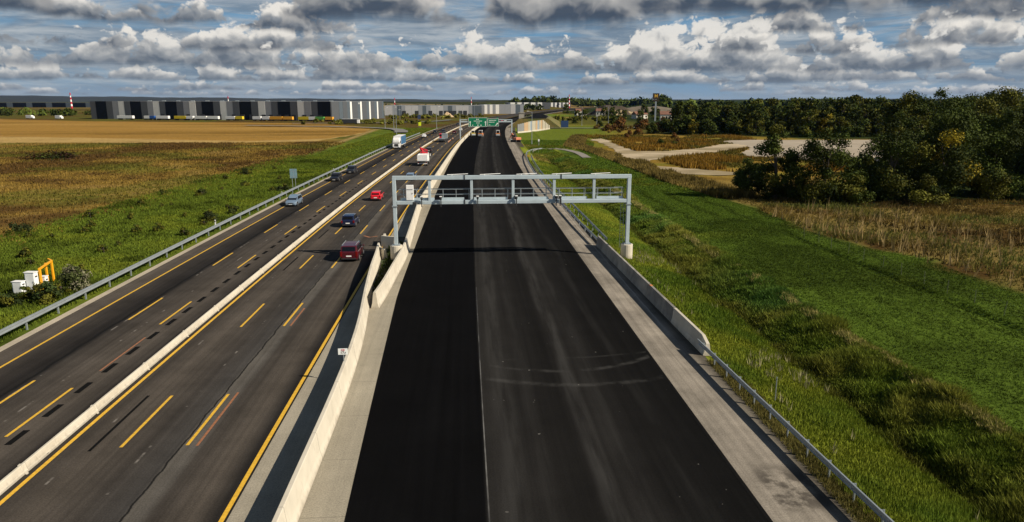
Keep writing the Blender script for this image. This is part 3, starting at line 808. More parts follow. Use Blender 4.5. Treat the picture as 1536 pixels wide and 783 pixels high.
# ------------------------------------------------------------------ guardrails
WB = [(0.0, -0.155), (0.045, -0.13), (0.045, -0.07), (0.0, -0.03), (0.0, 0.03), (0.045, 0.07), (0.045, 0.13), (0.0, 0.155), (-0.012, 0.155), (0.033, 0.13), (0.033, 0.07), (-0.012, 0.03), (-0.012, -0.03), (0.033, -0.07), (0.033, -0.13), (-0.012, -0.155)]
post_mesh = {}
def guardrail(label, path, zc, post_side, spacing, face=1, seg=4.0, flat=False, group=None):
    o0 = path[0]
    r = empty('guardrail', (o0[0], o0[1], 0), 0, label, 'guardrail', group)
    P = [Vector((p[0] - o0[0], p[1] - o0[1], zc + (p[2] if len(p) > 2 else 0))) for p in path]
    mb = MB(); sweep(mb, P, [(a * face, b) for a, b in WB])
    mb.build('rail_beam', M['galv'], r)
    mb = MB()
    if flat: sweep(mb, [p + Vector((0, 0, 0)) for p in P], [(-0.06 * face - 0.03, 0.13), (-0.06 * face + 0.03, 0.13), (-0.06 * face + 0.03, 0.19), (-0.06 * face - 0.03, 0.19)]); mb.build('top_bar', M['galv'], r)
    key = (post_side, zc)
    if key not in post_mesh:
        mb = MB(); s = post_side
        mb.box((s * 0.16, -0.02, (zc + 0.12) / 2 - 0.25), (0.10, 0.012, zc + 0.62)); mb.box((s * 0.11, 0.03, (zc + 0.12) / 2 - 0.25), (0.012, 0.10, zc + 0.62)); mb.box((s * 0.06, 0, zc), (0.11, 0.10, 0.22))
        post_mesh[key] = mb
    me = None; d = 0.6; acc = 0
    for i in range(len(P) - 1):
        a, b = P[i], P[i + 1]; L = (b - a).length
        while d <= acc + L:
            q = a.lerp(b, (d - acc) / L)
            if me is None:
                o = post_mesh[key].build('rail_post', M['galv'], r); me = o.data
            else:
                o = bpy.data.objects.new('rail_post', me); link(o, r); reg(o, r)
            o.location = (q.x, q.y, q.z - zc)
            o.rotation_euler = (0, 0, math.atan2(-(b - a).x, (b - a).y))
            d += spacing
        acc += L
    return r
guardrail('long galvanised guardrail along the left verge of the old carriageway', [PL(-31.35, y) for y in ys(30, 345)], 0.70, -1, 4.0, 1, flat=True)
guardrail('galvanised guardrail in the near right corner beside the grey shoulder', [(15.12 + (41.9 - y) * 0.026, y, 0) for y in np.arange(42.6, 17.0, -2.0)], 0.72, -1, 1.9, -1, flat=True)
p = smooth_path([(14.95, 77.5), (14.75, 107), (15.25, 150), (16.9, 190), (18.2, 206), (20.2, 219), (23.6, 227.5), (26.5, 229)], 5) if False else None
p1 = [(15.1, 77.4), (14.95, 90), (14.95, 107), (15.1, 130), (15.6, 155), (16.8, 182), (18.3, 205), (19.8, 217), (22.4, 226), (26.0, 231)]
guardrail('double sided guardrail beyond the right barrier blocks, side nearer the new asphalt', p1, 0.70, 1, 4.0, -1)
p2 = [(x + 1.05 + 0.5 * min(1, (y - 77) / 20), y) for x, y in p1[:7]]
guardrail('double sided guardrail beyond the right barrier blocks, side nearer the grass bank', p2, 0.70, -1, 4.0, 1)

# ------------------------------------------------------------------ gantry over the new carriageway
GYc = 71.4
g = empty('sign_gantry', (5.1, GYc, 0), 0, 'pale blue grey steel gantry with walkway and cameras spanning the fresh asphalt', 'gantry')
xl, xr = -11.96, 11.92     # local column positions
zt, zb = 8.42, 5.90
for x, zbase, ph in ((xl, 0.0, 1.55), (xr, -0.75, 2.1)):
    mb = MB()
    n = 20; rings = []
    for z in (zbase - 0.3, zbase + ph - 0.05, zbase + ph):
        rr = 0.62 - (0.04 if z == zbase + ph else 0)
        rings.append([(x + rr * math.cos(2 * PI * i / n), rr * math.sin(2 * PI * i / n), z) for i in range(n)])
    mb.loft(rings); mb.build('concrete_pedestal', M['conc'], g)
    mb = MB(); zt0 = zbase + ph
    mb.box((x, 0, (zt0 + 0.05 + zt) / 2), (0.37, 0.40, zt - zt0 - 0.05))
    mb.build('column', M['gantry'], g, bevel=0.03)
    mb = MB(); mb.box((x, 0, zt0 + 0.025), (0.8, 0.8, 0.05)); mb.box((x, 0, 5.55), (0.52, 0.52, 0.12))
    for a in (-1, 1):
        for b in (-1, 1): mb.tube((x + a * .31, b * .31, zt0 + .05), (x + a * .31, b * .31, zt0 + .16), 0.03, 6)
    mb.build('base_plate', M['galv'], g)
# chords: two planes 1.1 m apart
D2 = 0.55
for s in (-0.0,):
    mb = MB(); mb.box((0, s, zt - 0.02), (xr - xl + 0.36, 0.38, 0.40)); mb.build('top_chord', M['gantry'], g, bevel=0.03)
    mb = MB(); mb.box((0, s, zb), (xr - xl - 0.38, 0.34, 0.36)); mb.build('bottom_chord', M['gantry'], g, bevel=0.03)
vx = [xl + 3.52, xl + 7.75, xl + 11.95, xl + 16.15, xl + 20.25]
for x in vx:
    for s in (0.0,):
        mb = MB(); mb.box((x, s, (zt + zb) / 2), (0.27, 0.22, zt - zb - 0.38)); mb.build('truss_upright', M['gantry'], g, bevel=0.02)
for x in vx:
    mb = MB(); mb.box((x, 0.55, zb - 0.04), (0.14, 0.9, 0.16)); mb.build('walkway_bracket', M['gantry'], g)
mb = MB(); mb.box((0, 0.58, zb + 0.08), (xr - xl - 0.6, 0.78, 0.06)); mb.build('walkway_deck', M['galv'], g)
segs = [(xl + 4.6, xl + 7.0), (xl + 8.0, xl + 11.4), (xl + 12.3, xl + 15.6), (xl + 16.9, xl + 19.6), (xl + 20.6, xl + 23.3), (xl + 0.6, xl + 4.0)]
for a, b in segs:
    mb = MB(); mb.box(((a + b) / 2, 0.21, zb + 0.33), (b - a, 0.03, 0.26)); mb.build('toe_board', M['gantry'], g)
for zz in (zb + 0.75, zb + 1.28):
    for s in (0.26, 0.94):
        mb = MB(); mb.tube((xl + 0.4, s, zz), (xr - 0.4, s, zz), 0.028, 6); mb.build('handrail', M['galv'], g)
xx = xl + 0.9
mbp = None
while xx < xr - 0.3:
    for s in (0.26, 0.94):
        if mbp is None:
            mb = MB(); mb.tube((0, 0, zb + 0.2), (0, 0, zb + 1.29), 0.03, 6); o = mb.build('handrail_post', M['galv'], g); mbp = o.data
        else:
            o = bpy.data.objects.new('handrail_post', mbp); link(o, g); reg(o, g)
        o.location = (xx, s, 0)
    xx += 1.32
for x in (xl + 7.05, xl + 16.85):                       # bolted splice collars
    mb = MB()
    for s in (0.0,):
        mb.box((x, s, zt - 0.02), (0.10, 0.46, 0.50)); mb.box((x, s, zb), (0.10, 0.44, 0.50))
    mb.build('splice_collar', M['dark'], g)
for x in (xl + 5.3, xl + 8.6, xl + 12.3, xl + 15.9, xl + 19.9):      # slim tilted aerials along the top
    mb = MB(); mb.beam((x, -0.05, zt + 0.27), (x + 2.1, 0.45, zt + 0.30), 0.07, 0.05); mb.tube((x + 0.5, 0.07, zt + .1), (x + 0.5, 0.07, zt + .28), .03, 6); mb.build('aerial_bar', M['white'], g)
for x in (xl + 2.72, xl + 4.65, xl + 8.35, xl + 12.28, xl + 16.35, xl + 16.75):    # traffic cameras on brackets
    mb = MB(); mb.box((0, 0, -0.3), (0.10, 0.12, 0.8)); mb.box((0, 0.0, 0.10), (0.20, 0.2, 0.10))
    cmr = mb.build('camera_bracket', M['dark'], g); cmr.location = (x, -0.30, zb + 0.28)
    mb = MB(); mb.box((0, -0.05, 0.24), (0.20, 0.46, 0.20)); mb.tube((0, -0.28, 0.24), (0, -0.34, 0.24), 0.08, 10)
    mb.build('camera_housing', M['dark'], cmr, bevel=0.02)
    mb = MB(); mb.box((0, -0.02, 0.355), (0.26, 0.5, 0.03)); mb.build('sun_hood', M['white'], cmr)
mb = MB(); mb.box((xl + 1.55, 0.05, zb + 1.02), (0.72, 0.5, 1.5)); cb = mb.build('control_cabinet', M['white'], g, bevel=0.02)
mb = MB(); mb.box((xl + 1.55, -0.215, zb + 1.35), (0.60, 0.03, 0.03)); mb.box((xl + 1.80, -0.22, zb + 0.95), (0.04, 0.04, 0.12)); mb.build('cabinet_handle', M['dark'], cb)
mb = MB(); mb.box((xl + 2.05, -0.75, zb + 0.02), (0.34, 0.34, 0.28)); mb.box((xl + 2.35, -0.7, zb + 0.02), (0.3, 0.08, 0.08)); mb.build('beacon_box', M['dark'], g, bevel=0.03)
mb = MB()
for a in (-0.17, 0.17): mb.tube((xr - 0.55 + a, 0.25, 0.9), (xr - 0.55 + a, 0.25, zb), 0.025, 6)
for k in range(18): mb.tube((xr - 0.72, 0.25, 1.1 + 0.27 * k), (xr - 0.38, 0.25, 1.1 + 0.27 * k), 0.018, 5)
mb.build('ladder', M['galv'], g)

# ------------------------------------------------------------------ text helper
def text(name, body, size, material, parent, loc, rot, bold=0.0):
    cu = bpy.data.curves.new(name, 'FONT'); cu.body = body; cu.size = size; cu.align_x = 'CENTER'; cu.align_y = 'CENTER'; cu.extrude = 0.004; cu.offset = bold
    cu.materials.append(material)
    tmp = bpy.data.objects.new('tmp', cu); me = bpy.data.meshes.new_from_object(tmp); bpy.data.objects.remove(tmp)
    o = bpy.data.objects.new(name, me); link(o, parent); reg(o, parent); o.location = loc; o.rotation_euler = rot; o['kind'] = 'stuff'
    return o

# kilometre sign on the curved barrier (below)
ks = empty('kilometre_sign', (-6.98, 39.0, 1.28), R(2), 'small white sign reading 17,5 under a red motorway badge, clamped on the curved barrier', 'road sign')
mb = MB(); mb.box((0, 0.02, 0.35), (0.06, 0.04, 0.74)); mb.build('sign_post', M['galv'], ks)
mb = MB(); mb.box((-0.04, 0.0, 0.86), (0.66, 0.022, 0.50)); kp = mb.build('sign_plate', M['sign_white'], ks, bevel=0.004)
M['red'] = mat('red_sign_print', (0.48, 0.012, 0.04), 0.5)
M['ink'] = mat('black_sign_print', (0.02, 0.02, 0.025), 0.5)
n = 16
mb = MB(); pts = [(-0.04 + 0.13 * math.copysign(abs(math.cos(t)) ** 0.6, math.cos(t)), -0.0135, 0.985 + 0.078 * math.copysign(abs(math.sin(t)) ** 0.6, math.sin(t))) for t in [2 * PI * i / n for i in range(n)]]
mb.face(pts); mb.build('motorway_badge', M['red'], kp)
text('badge_text', 'M1', 0.13, M['sign_white'], kp, (-0.04, -0.019, 0.985), (R(90), 0, 0), 0.002)
text('kilometre_text', '17', 0.26, M['ink'], kp, (-0.085, -0.0145, 0.775), (R(90), 0, 0), 0.006)
text('kilometre_text', ',5', 0.18, M['ink'], kp, (0.105, -0.0145, 0.755), (R(90), 0, 0), 0.004)

ks.scale = (0.82, 1, 0.74)
# ------------------------------------------------------------------ green sign gantry far ahead
sg = empty('overhead_sign', (9.8, 290, 0), 0, 'far steel gantry carrying two green direction signs above the roadworks', 'road sign')
for x in (-10.4, 10.4):
    mb = MB(); mb.box((x, 0, 4.2), (0.42, 0.42, 8.4)); mb.build('column', M['gantry'], sg)
mb = MB(); mb.box((0, 0, 7.5), (20.6, 0.4, 0.45)); mb.box((0, 0, 8.25), (20.6, 0.3, 0.3)); mb.build('cross_beam', M['gantry'], sg)
def sign(x0, x1, z0, z1):
    mb = MB(); mb.box(((x0 + x1) / 2, -0.32, (z0 + z1) / 2), (x1 - x0, 0.08, z1 - z0)); p = mb.build('sign_panel', M['sign_green'], sg)
    w = 0.09; mb = MB(); yb = -0.37
    for a, b, c, d in ((x0, x1, z0, z0 + w), (x0, x1, z1 - w, z1)): mb.box(((a + b) / 2, yb, (c + d) / 2), (b - a, 0.015, w))
    for a in (x0 + w / 2, x1 - w / 2): mb.box((a, yb, (z0 + z1) / 2), (w, 0.015, z1 - z0 - 2 * w))
    mb.build('sign_border', M['sign_white'], p)
    return p
def arrow(p, x, z, ang, L=1.9):
    mb = MB(); c, s = math.cos(ang), math.sin(ang)
    def T(a, b): return (x + a * c - b * s, -0.372, z + a * s + b * c)
    mb.face([T(-0.13, -L / 2), T(0.13, -L / 2), T(0.13, L / 2 - 0.5), T(-0.13, L / 2 - 0.5)]); mb.face([T(-0.42, L / 2 - 0.5), T(0.42, L / 2 - 0.5), T(0, L / 2)])
    mb.build('arrow', M['sign_white'], p)
def rows(p, items):
    mb = MB()
    for x, z, w, h in items:
        n = max(2, int(w / 0.42)); 
        for k in range(n):
            mb.box((x - w / 2 + (k + 0.5) * w / n, -0.371, z), (w / n * 0.66, 0.012, h * rnd.uniform(0.7, 1.0)))
    mb.build('sign_lettering', M['sign_white'], p)
p = sign(-7.1, 0.42, 5.5, 9.1); arrow(p, -6.4, 6.8, 0); arrow(p, -0.25, 6.8, 0)
rows(p, [(-3.4, 8.45, 1.2, 0.3), (-3.3, 7.75, 3.4, 0.3), (-3.3, 7.0, 1.5, 0.3), (-5.4, 6.1, 0.5, 0.4), (-3.3, 6.1, 0.5, 0.5), (-2.1, 6.1, 0.8, 0.35)])
p = sign(0.62, 5.1, 5.7, 8.7); arrow(p, 4.3, 6.5, R(-45), 1.5)
rows(p, [(2.6, 8.0, 3.0, 0.28), (2.2, 7.3, 2.4, 0.28), (1.4, 6.2, 0.6, 0.3)])
mb = MB(); mb.box((0.55, -0.33, 8.9), (0.5, 0.08, 0.5)); mb.box((4.6, -0.33, 8.98), (0.7, 0.08, 0.4)); mb.build('exit_plate', M['sign_green'], sg)

# ------------------------------------------------------------------ vehicles
paint_cache = {}
def paint(name, c, rough=0.28, metal=0.25):
    if name not in paint_cache: paint_cache[name] = mat(name, c, rough, 0.03, 1.0, metal=metal, coat=0.6)
    return paint_cache[name]
M['trim'] = mat('black_trim', (0.018, 0.018, 0.02), 0.6, 0.05)
wheel_cache = {}
def wheel(parent, x, y, r, w):
    key = (round(r, 2), round(w, 2))
    if key not in wheel_cache:
        n = 20; rings = []
        for xx, rr in ((-w / 2, r * 0.62), (-w / 2, r * 0.93), (-w * 0.32, r), (w * 0.32, r), (w / 2, r * 0.93), (w / 2, r * 0.62)):
            rings.append([(xx, rr * math.cos(2 * PI * i / n), rr * math.sin(2 * PI * i / n)) for i in range(n)])
        mb = MB(); mb.loft(rings)
        t = mb.build('tyre', M['black'], None)
        mb = MB()
        for s in (-1, 1):
            k = len(mb.v); c = (s * (w / 2 + 0.012), 0, 0)
            mb.tube((s * (w / 2 - 0.03), 0, 0), (s * (w / 2 + 0.008), 0, 0), r * 0.61, 16)
            for q in range(5):
                a = 2 * PI * q / 5
                mb.beam((s * (w / 2 + 0.012), r * .1 * math.cos(a), r * .1 * math.sin(a)), (s * (w / 2 + 0.012), r * .56 * math.cos(a), r * .56 * math.sin(a)), 0.03, r * 0.2)
        rm = mb.build('rim', M['chrome'], None)
        wheel_cache[key] = (t.data, rm.data)
        bpy.data.objects.remove(t); bpy.data.objects.remove(rm)
    e = bpy.data.objects.new('wheel', None); e.empty_display_size = 0.2; link(e, parent); reg(e, parent); e.location = (x, y, r)
    for nm, me in zip(('tyre', 'rim'), wheel_cache[key]):
        o = bpy.data.objects.new(nm, me); link(o, e); reg(o, e)
    return e

def car(label, loc, rz, pname, pcol, kind='hatch', group='cars on the old carriageway', L=4.2, W=1.78, Hh=1.5, metal=0.25, rails=False, detail=True):
    """front towards local +Y"""
    r = empty('passenger_car', loc, rz, label, 'car', group)
    pm = paint(pname, pcol, metal=metal)
    hw = W / 2
    belt = Hh * 0.62
    f, b = L / 2, -L / 2
    hood = {'hatch': 0.60, 'mpv': 0.62, 'suv': 0.64, 'estate': 0.60}[kind]
    # lower body: stations (y, z bottom, z shoulder, half width, crown)
    zb = 0.22
    st = [(b, zb + 0.18, belt * 0.90, hw * 0.80), (b + 0.10, zb + 0.02, belt * 0.97, hw * 0.93), (b + 0.55, zb, belt * 1.0, hw), (b + L * 0.45, zb, belt * 0.98, hw),
          (f - L * 0.30, zb, belt * 0.95, hw), (f - L * 0.245, zb, belt * 0.93, hw * 0.99), (f - 0.35, zb, belt * 0.82, hw * 0.94), (f - 0.08, zb + 0.02, belt * 0.72, hw * 0.84), (f, zb + 0.12, belt * 0.60, hw * 0.70)]
    rings = []
    for y, z0, z1, w in st:
        zc = z1 + 0.05
        rings.append([(-w * 0.90, y, z0), (-w * 0.99, y, z0 + (z1 - z0) * 0.22), (-w, y, z0 + (z1 - z0) * 0.55), (-w * 0.97, y, z1 - 0.05), (-w * 0.90, y, z1), (-w * 0.4, y, zc), (w * 0.4, y, zc), (w * 0.90, y, z1), (w * 0.97, y, z1 - 0.05), (w, y, z0 + (z1 - z0) * 0.55), (w * 0.99, y, z0 + (z1 - z0) * 0.22), (w * 0.90, y, z0)])
    mb = MB(); mb.loft(rings)
    # cabin
    yw = f - L * 0.235; yr0 = f - L * {'hatch': 0.43, 'mpv': 0.38, 'suv': 0.42, 'estate': 0.42}[kind]
    yr1 = b + L * {'hatch': 0.14, 'mpv': 0.06, 'suv': 0.10, 'estate': 0.09}[kind]; ye = b + {'hatch': 0.10, 'mpv': 0.05, 'suv': 0.08, 'estate': 0.06}[kind]
    wb, wt_ = hw * 0.925, hw * 0.76 if kind != 'mpv' else hw * 0.82
    cab = []
    def ring(y, zt, wbase, wtop):
        zt = max(zt, belt + 0.005)
        return [(-wbase, y, belt - 0.06), (-wtop - 0.02, y, zt - 0.05), (-wtop * 0.80, y, zt), (wtop * 0.80, y, zt), (wtop + 0.02, y, zt - 0.05), (wbase, y, belt - 0.06)]
    cab = [ring(yw, belt - 0.02, wb * 0.94, wb * 0.90), ring(yr0, Hh - 0.05, wb, wt_), ring((yr0 + yr1) / 2, Hh, wb, wt_), ring(yr1, Hh - 0.05, wb, wt_ * 0.98), ring(ye, belt - 0.02, wb * 0.95, wb * 0.90)]
    mb.loft(cab)
    mb.build('body', pm, r, smooth=False, bevel=0.03)
    # glass sits on the cabin faces
    def panel(name, pts, off, m=M['glass'], par=r):
        P = [Vector(p) for p in pts]; nrm = (P[1] - P[0]).cross(P[2] - P[0]).normalized()
        cen = sum(P, Vector()) / len(P)
        if nrm.dot(cen - Vector((0, (yr0 + yr1) / 2, belt))) < 0: nrm = -nrm
        q = MB(); A = [p + nrm * off for p in P]; B = [p - nrm * 0.01 for p in P]
        q.loft([B, A]); return q.build(name, m, par)
    def L3(a, b_, t): return tuple(a[i] + (b_[i] - a[i]) * t for i in range(3))
    def quadp(bl, br, tl, tr, l=0.07, lo=0.10, hi=0.93):
        return [L3(L3(bl, br, l), L3(tl, tr, l), lo), L3(L3(bl, br, 1 - l), L3(tl, tr, 1 - l), lo), L3(L3(bl, br, 1 - l), L3(tl, tr, 1 - l), hi), L3(L3(bl, br, l), L3(tl, tr, l), hi)]
    A, B2 = cab[0], cab[1]
    panel('windscreen', quadp((-wb * .92, yw, belt), (wb * .92, yw, belt), B2[1], B2[4], 0.05, 0.02, 0.95), 0.022)
    Rr, E_ = cab[3], cab[4]
    panel('rear_window', quadp((-wb * .92, ye, belt), (wb * .92, ye, belt), Rr[1], Rr[4], 0.08, 0.14, 0.90), 0.022)
    for s in (-1, 1):
        ym = (yr0 + yr1) / 2 + 0.05
        def side(ya, yb, ta, tb):
            zb_, zt_ = belt + 0.03, Hh - 0.10
            k = (zt_ - belt + 0.06) / (Hh - 0.05 - belt + 0.06)
            xb = s * (wb - (wb - wt_) * 0.12); xt = s * (wb - (wb - wt_ - 0.02) * k)
            return [(xb, ya, zb_), (xb, yb, zb_), (xt, tb, zt_), (xt, ta, zt_)]
        panel('side_window', side(ym + 0.03, yw - 0.28, ym + 0.03, yr0 - 0.02), 0.014)
        panel('side_window', side(ye + 0.42, ym - 0.05, yr1 + 0.28, ym - 0.05), 0.014)
    wr = {'hatch': 0.32, 'mpv': 0.33, 'suv': 0.36, 'estate': 0.33}[kind]
    for y in (f - L * 0.19, b + L * 0.19):
        for s in (-1, 1):
            wheel(r, s * (hw - 0.085), y, wr, 0.21)
            q = MB(); n = 14
            P = [(s * (hw + 0.004), y + (wr + 0.06) * math.cos(a), wr + (wr + 0.06) * math.sin(a)) for a in [PI * i / n for i in range(n + 1)]]
            P2 = [(s * (hw - 0.12), p[1], p[2]) for p in P]
            q.loft([P2, P]); q.build('wheel_arch', M['trim'], r)
    q = MB(); q.box((0, 0, zb + 0.02), (W * 0.92, L * 0.86, 0.12)); q.build('underbody', M['trim'], r)
    for s in (-1, 1):
        q = MB(); q.loft([[(s * hw * 0.40, f - 0.14, belt * .60), (s * hw * 0.80, f - 0.34, belt * .62), (s * hw * 0.86, f - 0.42, belt * .76), (s * hw * 0.46, f - 0.20, belt * .73)],
                          [(s * hw * 0.42, f - 0.01, belt * .60), (s * hw * 0.86, f - 0.22, belt * .62), (s * hw * 0.96, f - 0.36, belt * .78), (s * hw * 0.50, f - 0.10, belt * .74)]])
        q.build('headlight', M['headlamp'], r)
        q = MB(); q.box((s * hw * 0.83, b + 0.04, belt * 0.80), (hw * 0.22, 0.14, belt * (0.34 if kind != 'mpv' else 0.5))); q.build('tail_light', M['taillamp'], r, bevel=0.02)
        q = MB(); q.box((s * (hw + 0.09), yw - 0.22, belt + 0.07), (0.2, 0.10, 0.14)); q.build('wing_mirror', pm, r, bevel=0.03)
    q = MB(); q.box((0, b - 0.005, belt * 0.60), (0.52, 0.03, 0.12)); q.build('number_plate', M['plate'], r)
    q = MB(); q.box((0, f + 0.01, 0.36), (0.52, 0.03, 0.11)); q.build('number_plate', M['plate'], r)
    q = MB(); q.box((0, f - 0.02, belt * 0.58), (hw * 0.85, 0.06, 0.13)); q.box((0, f - 0.0, 0.30), (hw * 1.1, 0.06, 0.12)); q.build('grille', M['trim'], r)
    q = MB(); q.box((0, b + 0.02, zb + 0.13), (W * 0.80, 0.1, 0.14)); q.build('rear_bumper', M['trim'], r, bevel=0.02)
    if rails:
        for s in (-1, 1):
            q = MB(); q.tube((s * wt_ * 0.9, yr0 - 0.1, Hh + 0.035), (s * wt_ * 0.9, yr1 + 0.1, Hh + 0.035), 0.03, 6); q.build('roof_rail', M['galv'], r)
    return r
CG = 'cars on the old carriageway'
hR = lambda y: hdg(offL, y)
hF = lambda y: hdg(offL, y) + PI
car('silver blue estate car coming towards the camera next to the left guardrail', (-26.35, 112.0, 0), hF(112), 'silver_blue_paint', (0.22, 0.30, 0.40), 'estate', CG, 4.6, 1.8, 1.5, 0.35, rails=True)
car('black car coming towards the camera in the left lane, nearer of the two black cars', (-25.7, 146.2, 0), hF(146), 'black_paint', (0.012, 0.012, 0.015), 'suv', CG, 4.4, 1.82, 1.6, 0.1)
car('black car coming towards the camera with sunlit front, farther of the two black cars', (-24.9, 162.0, 0), hF(162), 'black_blue_paint', (0.016, 0.018, 0.024), 'suv', CG, 4.5, 1.85, 1.62, 0.1)
car('bright red hatchback driving away beside the median barrier', (-14.1, 117.2, 0), hR(117), 'bright_red_paint', (0.62, 0.012, 0.025), 'hatch', CG, 3.9, 1.72, 1.5, 0.0)
car('dark navy blue hatchback driving away behind the red hatchback', (-14.75, 92.8, 0), hR(92), 'navy_paint', (0.010, 0.018, 0.060), 'suv', CG, 4.2, 1.80, 1.56, 0.3)
car('dark maroon minivan with silver roof rails, nearest vehicle to the camera', (-11.55, 72.9, 0), hR(73), 'maroon_paint', (0.085, 0.006, 0.012), 'mpv', CG, 4.5, 1.84, 1.68, 0.2, rails=True)
car('pale blue car half hidden behind the left end of the near gantry', (-10.6, 147.0, 0), hR(147), 'pale_blue_paint', (0.20, 0.30, 0.45), 'estate', CG, 4.6, 1.8, 1.46, 0.3)
car('dark grey car driving away just ahead of the white tipper truck', (-10.3, 226.0, 0), hR(226), 'dark_grey_paint', (0.03, 0.03, 0.034), 'hatch', CG, 4.3, 1.8, 1.48, 0.3)
car('white car coming towards the camera behind the white lorry', (-16.6, 318.0, 0), hF(318), 'white_car_paint', (0.78, 0.78, 0.78), 'hatch', CG, 4.3, 1.8, 1.46, 0.0)
car('black car far ahead in the oncoming lanes, left of the red truck load', (-13.2, 357.0, 0), hF(357), 'black_paint', (0.012, 0.012, 0.015), 'suv', CG, 4.4, 1.82, 1.6, 0.1)
car('dark car far ahead beside the black car in the oncoming lanes', (-9.2, 362.0, 0), hF(362), 'dark_grey_paint', (0.03, 0.03, 0.034), 'estate', CG, 4.5, 1.8, 1.5, 0.3)
car('dark red car far ahead driving away below the green signs', (-3.6, 352.0, 0), hR(352), 'maroon_paint', (0.085, 0.006, 0.012), 'suv', CG, 4.4, 1.8, 1.6, 0.2)
car('white car far ahead driving away left of the green signs', (-0.6, 384.0, 0), hR(384), 'white_car_paint', (0.78, 0.78, 0.78), 'suv', CG, 4.4, 1.8, 1.6, 0.0)
car('distant red car seen over the right end of the green signs', (29.5, 525.0, 0), hR(525), 'bright_red_paint', (0.62, 0.012, 0.025), 'hatch', CG, 4.2, 1.78, 1.5, 0.0)
car('distant white car next to the red car beyond the green signs', (33.0, 545.0, 0), hR(545), 'white_car_paint', (0.78, 0.78, 0.78), 'hatch', CG, 4.2, 1.78, 1.5, 0.0)
car('distant grey car in the oncoming lanes near the far road bend', (-2.5, 470.0, 0), hF(470), 'dark_grey_paint', (0.03, 0.03, 0.034), 'estate', CG, 4.5, 1.8, 1.5, 0.3)

# white articulated lorry with a blue curtain side, coming towards the camera
M['curtain'] = mat('blue_curtain', (0.035, 0.12, 0.24), 0.55, 0.1, 1.0, stretch=(1, 3, .2))
def lorry(label, loc, rz, cabm, sidem, frontm, L=16.0):
    r = empty('articulated_lorry', loc, rz, label, 'lorry', 'trucks on the old carriageway')
    f = L / 2
    mb = MB(); pr = [(-1.24, 0.75), (1.24, 0.75), (1.24, 3.0), (1.0, 3.75), (-1.0, 3.75), (-1.24, 3.0)]
    rings = [[(x * k, y, 0.55 + (z - 0.55) * h) for x, z in pr] for y, k, h in ((f - 2.3, 1, 1), (f - 0.5, 1, 0.98), (f - 0.12, 0.99, 0.80), (f, 0.95, 0.62))]
    mb.loft(rings); mb.box((0, f - 1.15, 0.68), (2.4, 2.2, 0.5)); mb.build('cab', cabm, r, bevel=0.05)
    mb = MB(); mb.loft([[(-1.1, f - 0.09, 1.85), (1.1, f - 0.09, 1.85), (1.08, f - 0.22, 2.75), (-1.08, f - 0.22, 2.75)], [(-1.12, f + 0.03, 1.85), (1.12, f + 0.03, 1.85), (1.1, f - 0.10, 2.78), (-1.1, f - 0.10, 2.78)]]); mb.build('windscreen', M['glass'], r)
    for s in (-1, 1):
        mb = MB(); mb.box((s * 1.245, f - 0.85, 2.25), (0.03, 0.9, 0.8)); mb.build('side_window', M['glass'], r)
        mb = MB(); mb.box((s * 1.42, f - 0.15, 2.3), (0.2, 0.2, 0.75)); mb.build('wing_mirror', M['dark'], r, bevel=0.03)
        mb = MB(); mb.box((s * 0.88, f + 0.0, 0.75), (0.45, 0.1, 0.22)); mb.build('headlight', M['headlamp'], r)
    mb = MB(); mb.loft([[(-0.72, f - 0.05, 0.85), (0.72, f - 0.05, 0.85), (0.6, f - 0.05, 1.65), (-0.6, f - 0.05, 1.65)], [(-0.72, f + 0.035, 0.85), (0.72, f + 0.035, 0.85), (0.6, f + 0.035, 1.65), (-0.6, f + 0.035, 1.65)]]); mb.build('grille', M['dark'], r)
    t0, t1 = f - 2.9, -f
    mb = MB(); mb.box((0, t0 - 0.05, 2.6), (2.5, 0.1, 2.8)); mb.box((0, t1 + 0.05, 2.6), (2.5, 0.1, 2.8)); mb.box((0, (t0 + t1) / 2, 4.02), (2.52, t0 - t1, 0.06)); mb.box((0, (t0 + t1) / 2, 1.15), (2.5, t0 - t1 - 0.2, 0.16)); mb.build('trailer_frame', frontm, r)
    for s in (-1, 1):
        mb = MB(); n = 14
        for k in range(n):
            y0 = t0 - 0.1 - (t0 - t1 - 0.2) * k / n; y1 = t0 - 0.1 - (t0 - t1 - 0.2) * (k + 1) / n
            mb.box((s * (1.235 + 0.012 * (k % 2)), (y0 + y1) / 2, 2.6), (0.03, abs(y1 - y0), 2.76))
        mb.build('curtain', sidem, r)
    for y in (f - 1.3, f - 4.4, t1 + 1.8, t1 + 3.1, t1 + 4.4):
        for s in (-1, 1): wheel(r, s * 1.05, y, 0.5, 0.34)
    mb = MB(); mb.box((0, (t0 + t1) / 2, 0.85), (0.9, t0 - t1, 0.3)); mb.build('chassis', M['dark'], r)
    return r
lw = paint('white_truck_paint', (0.80, 0.80, 0.80), 0.35, 0.0)
lorry('white lorry cab with blue curtain sided trailer coming towards the camera', (-21.6, 249.5, 0), hF(249), lw, M['curtain'], M['white'], 16.0)

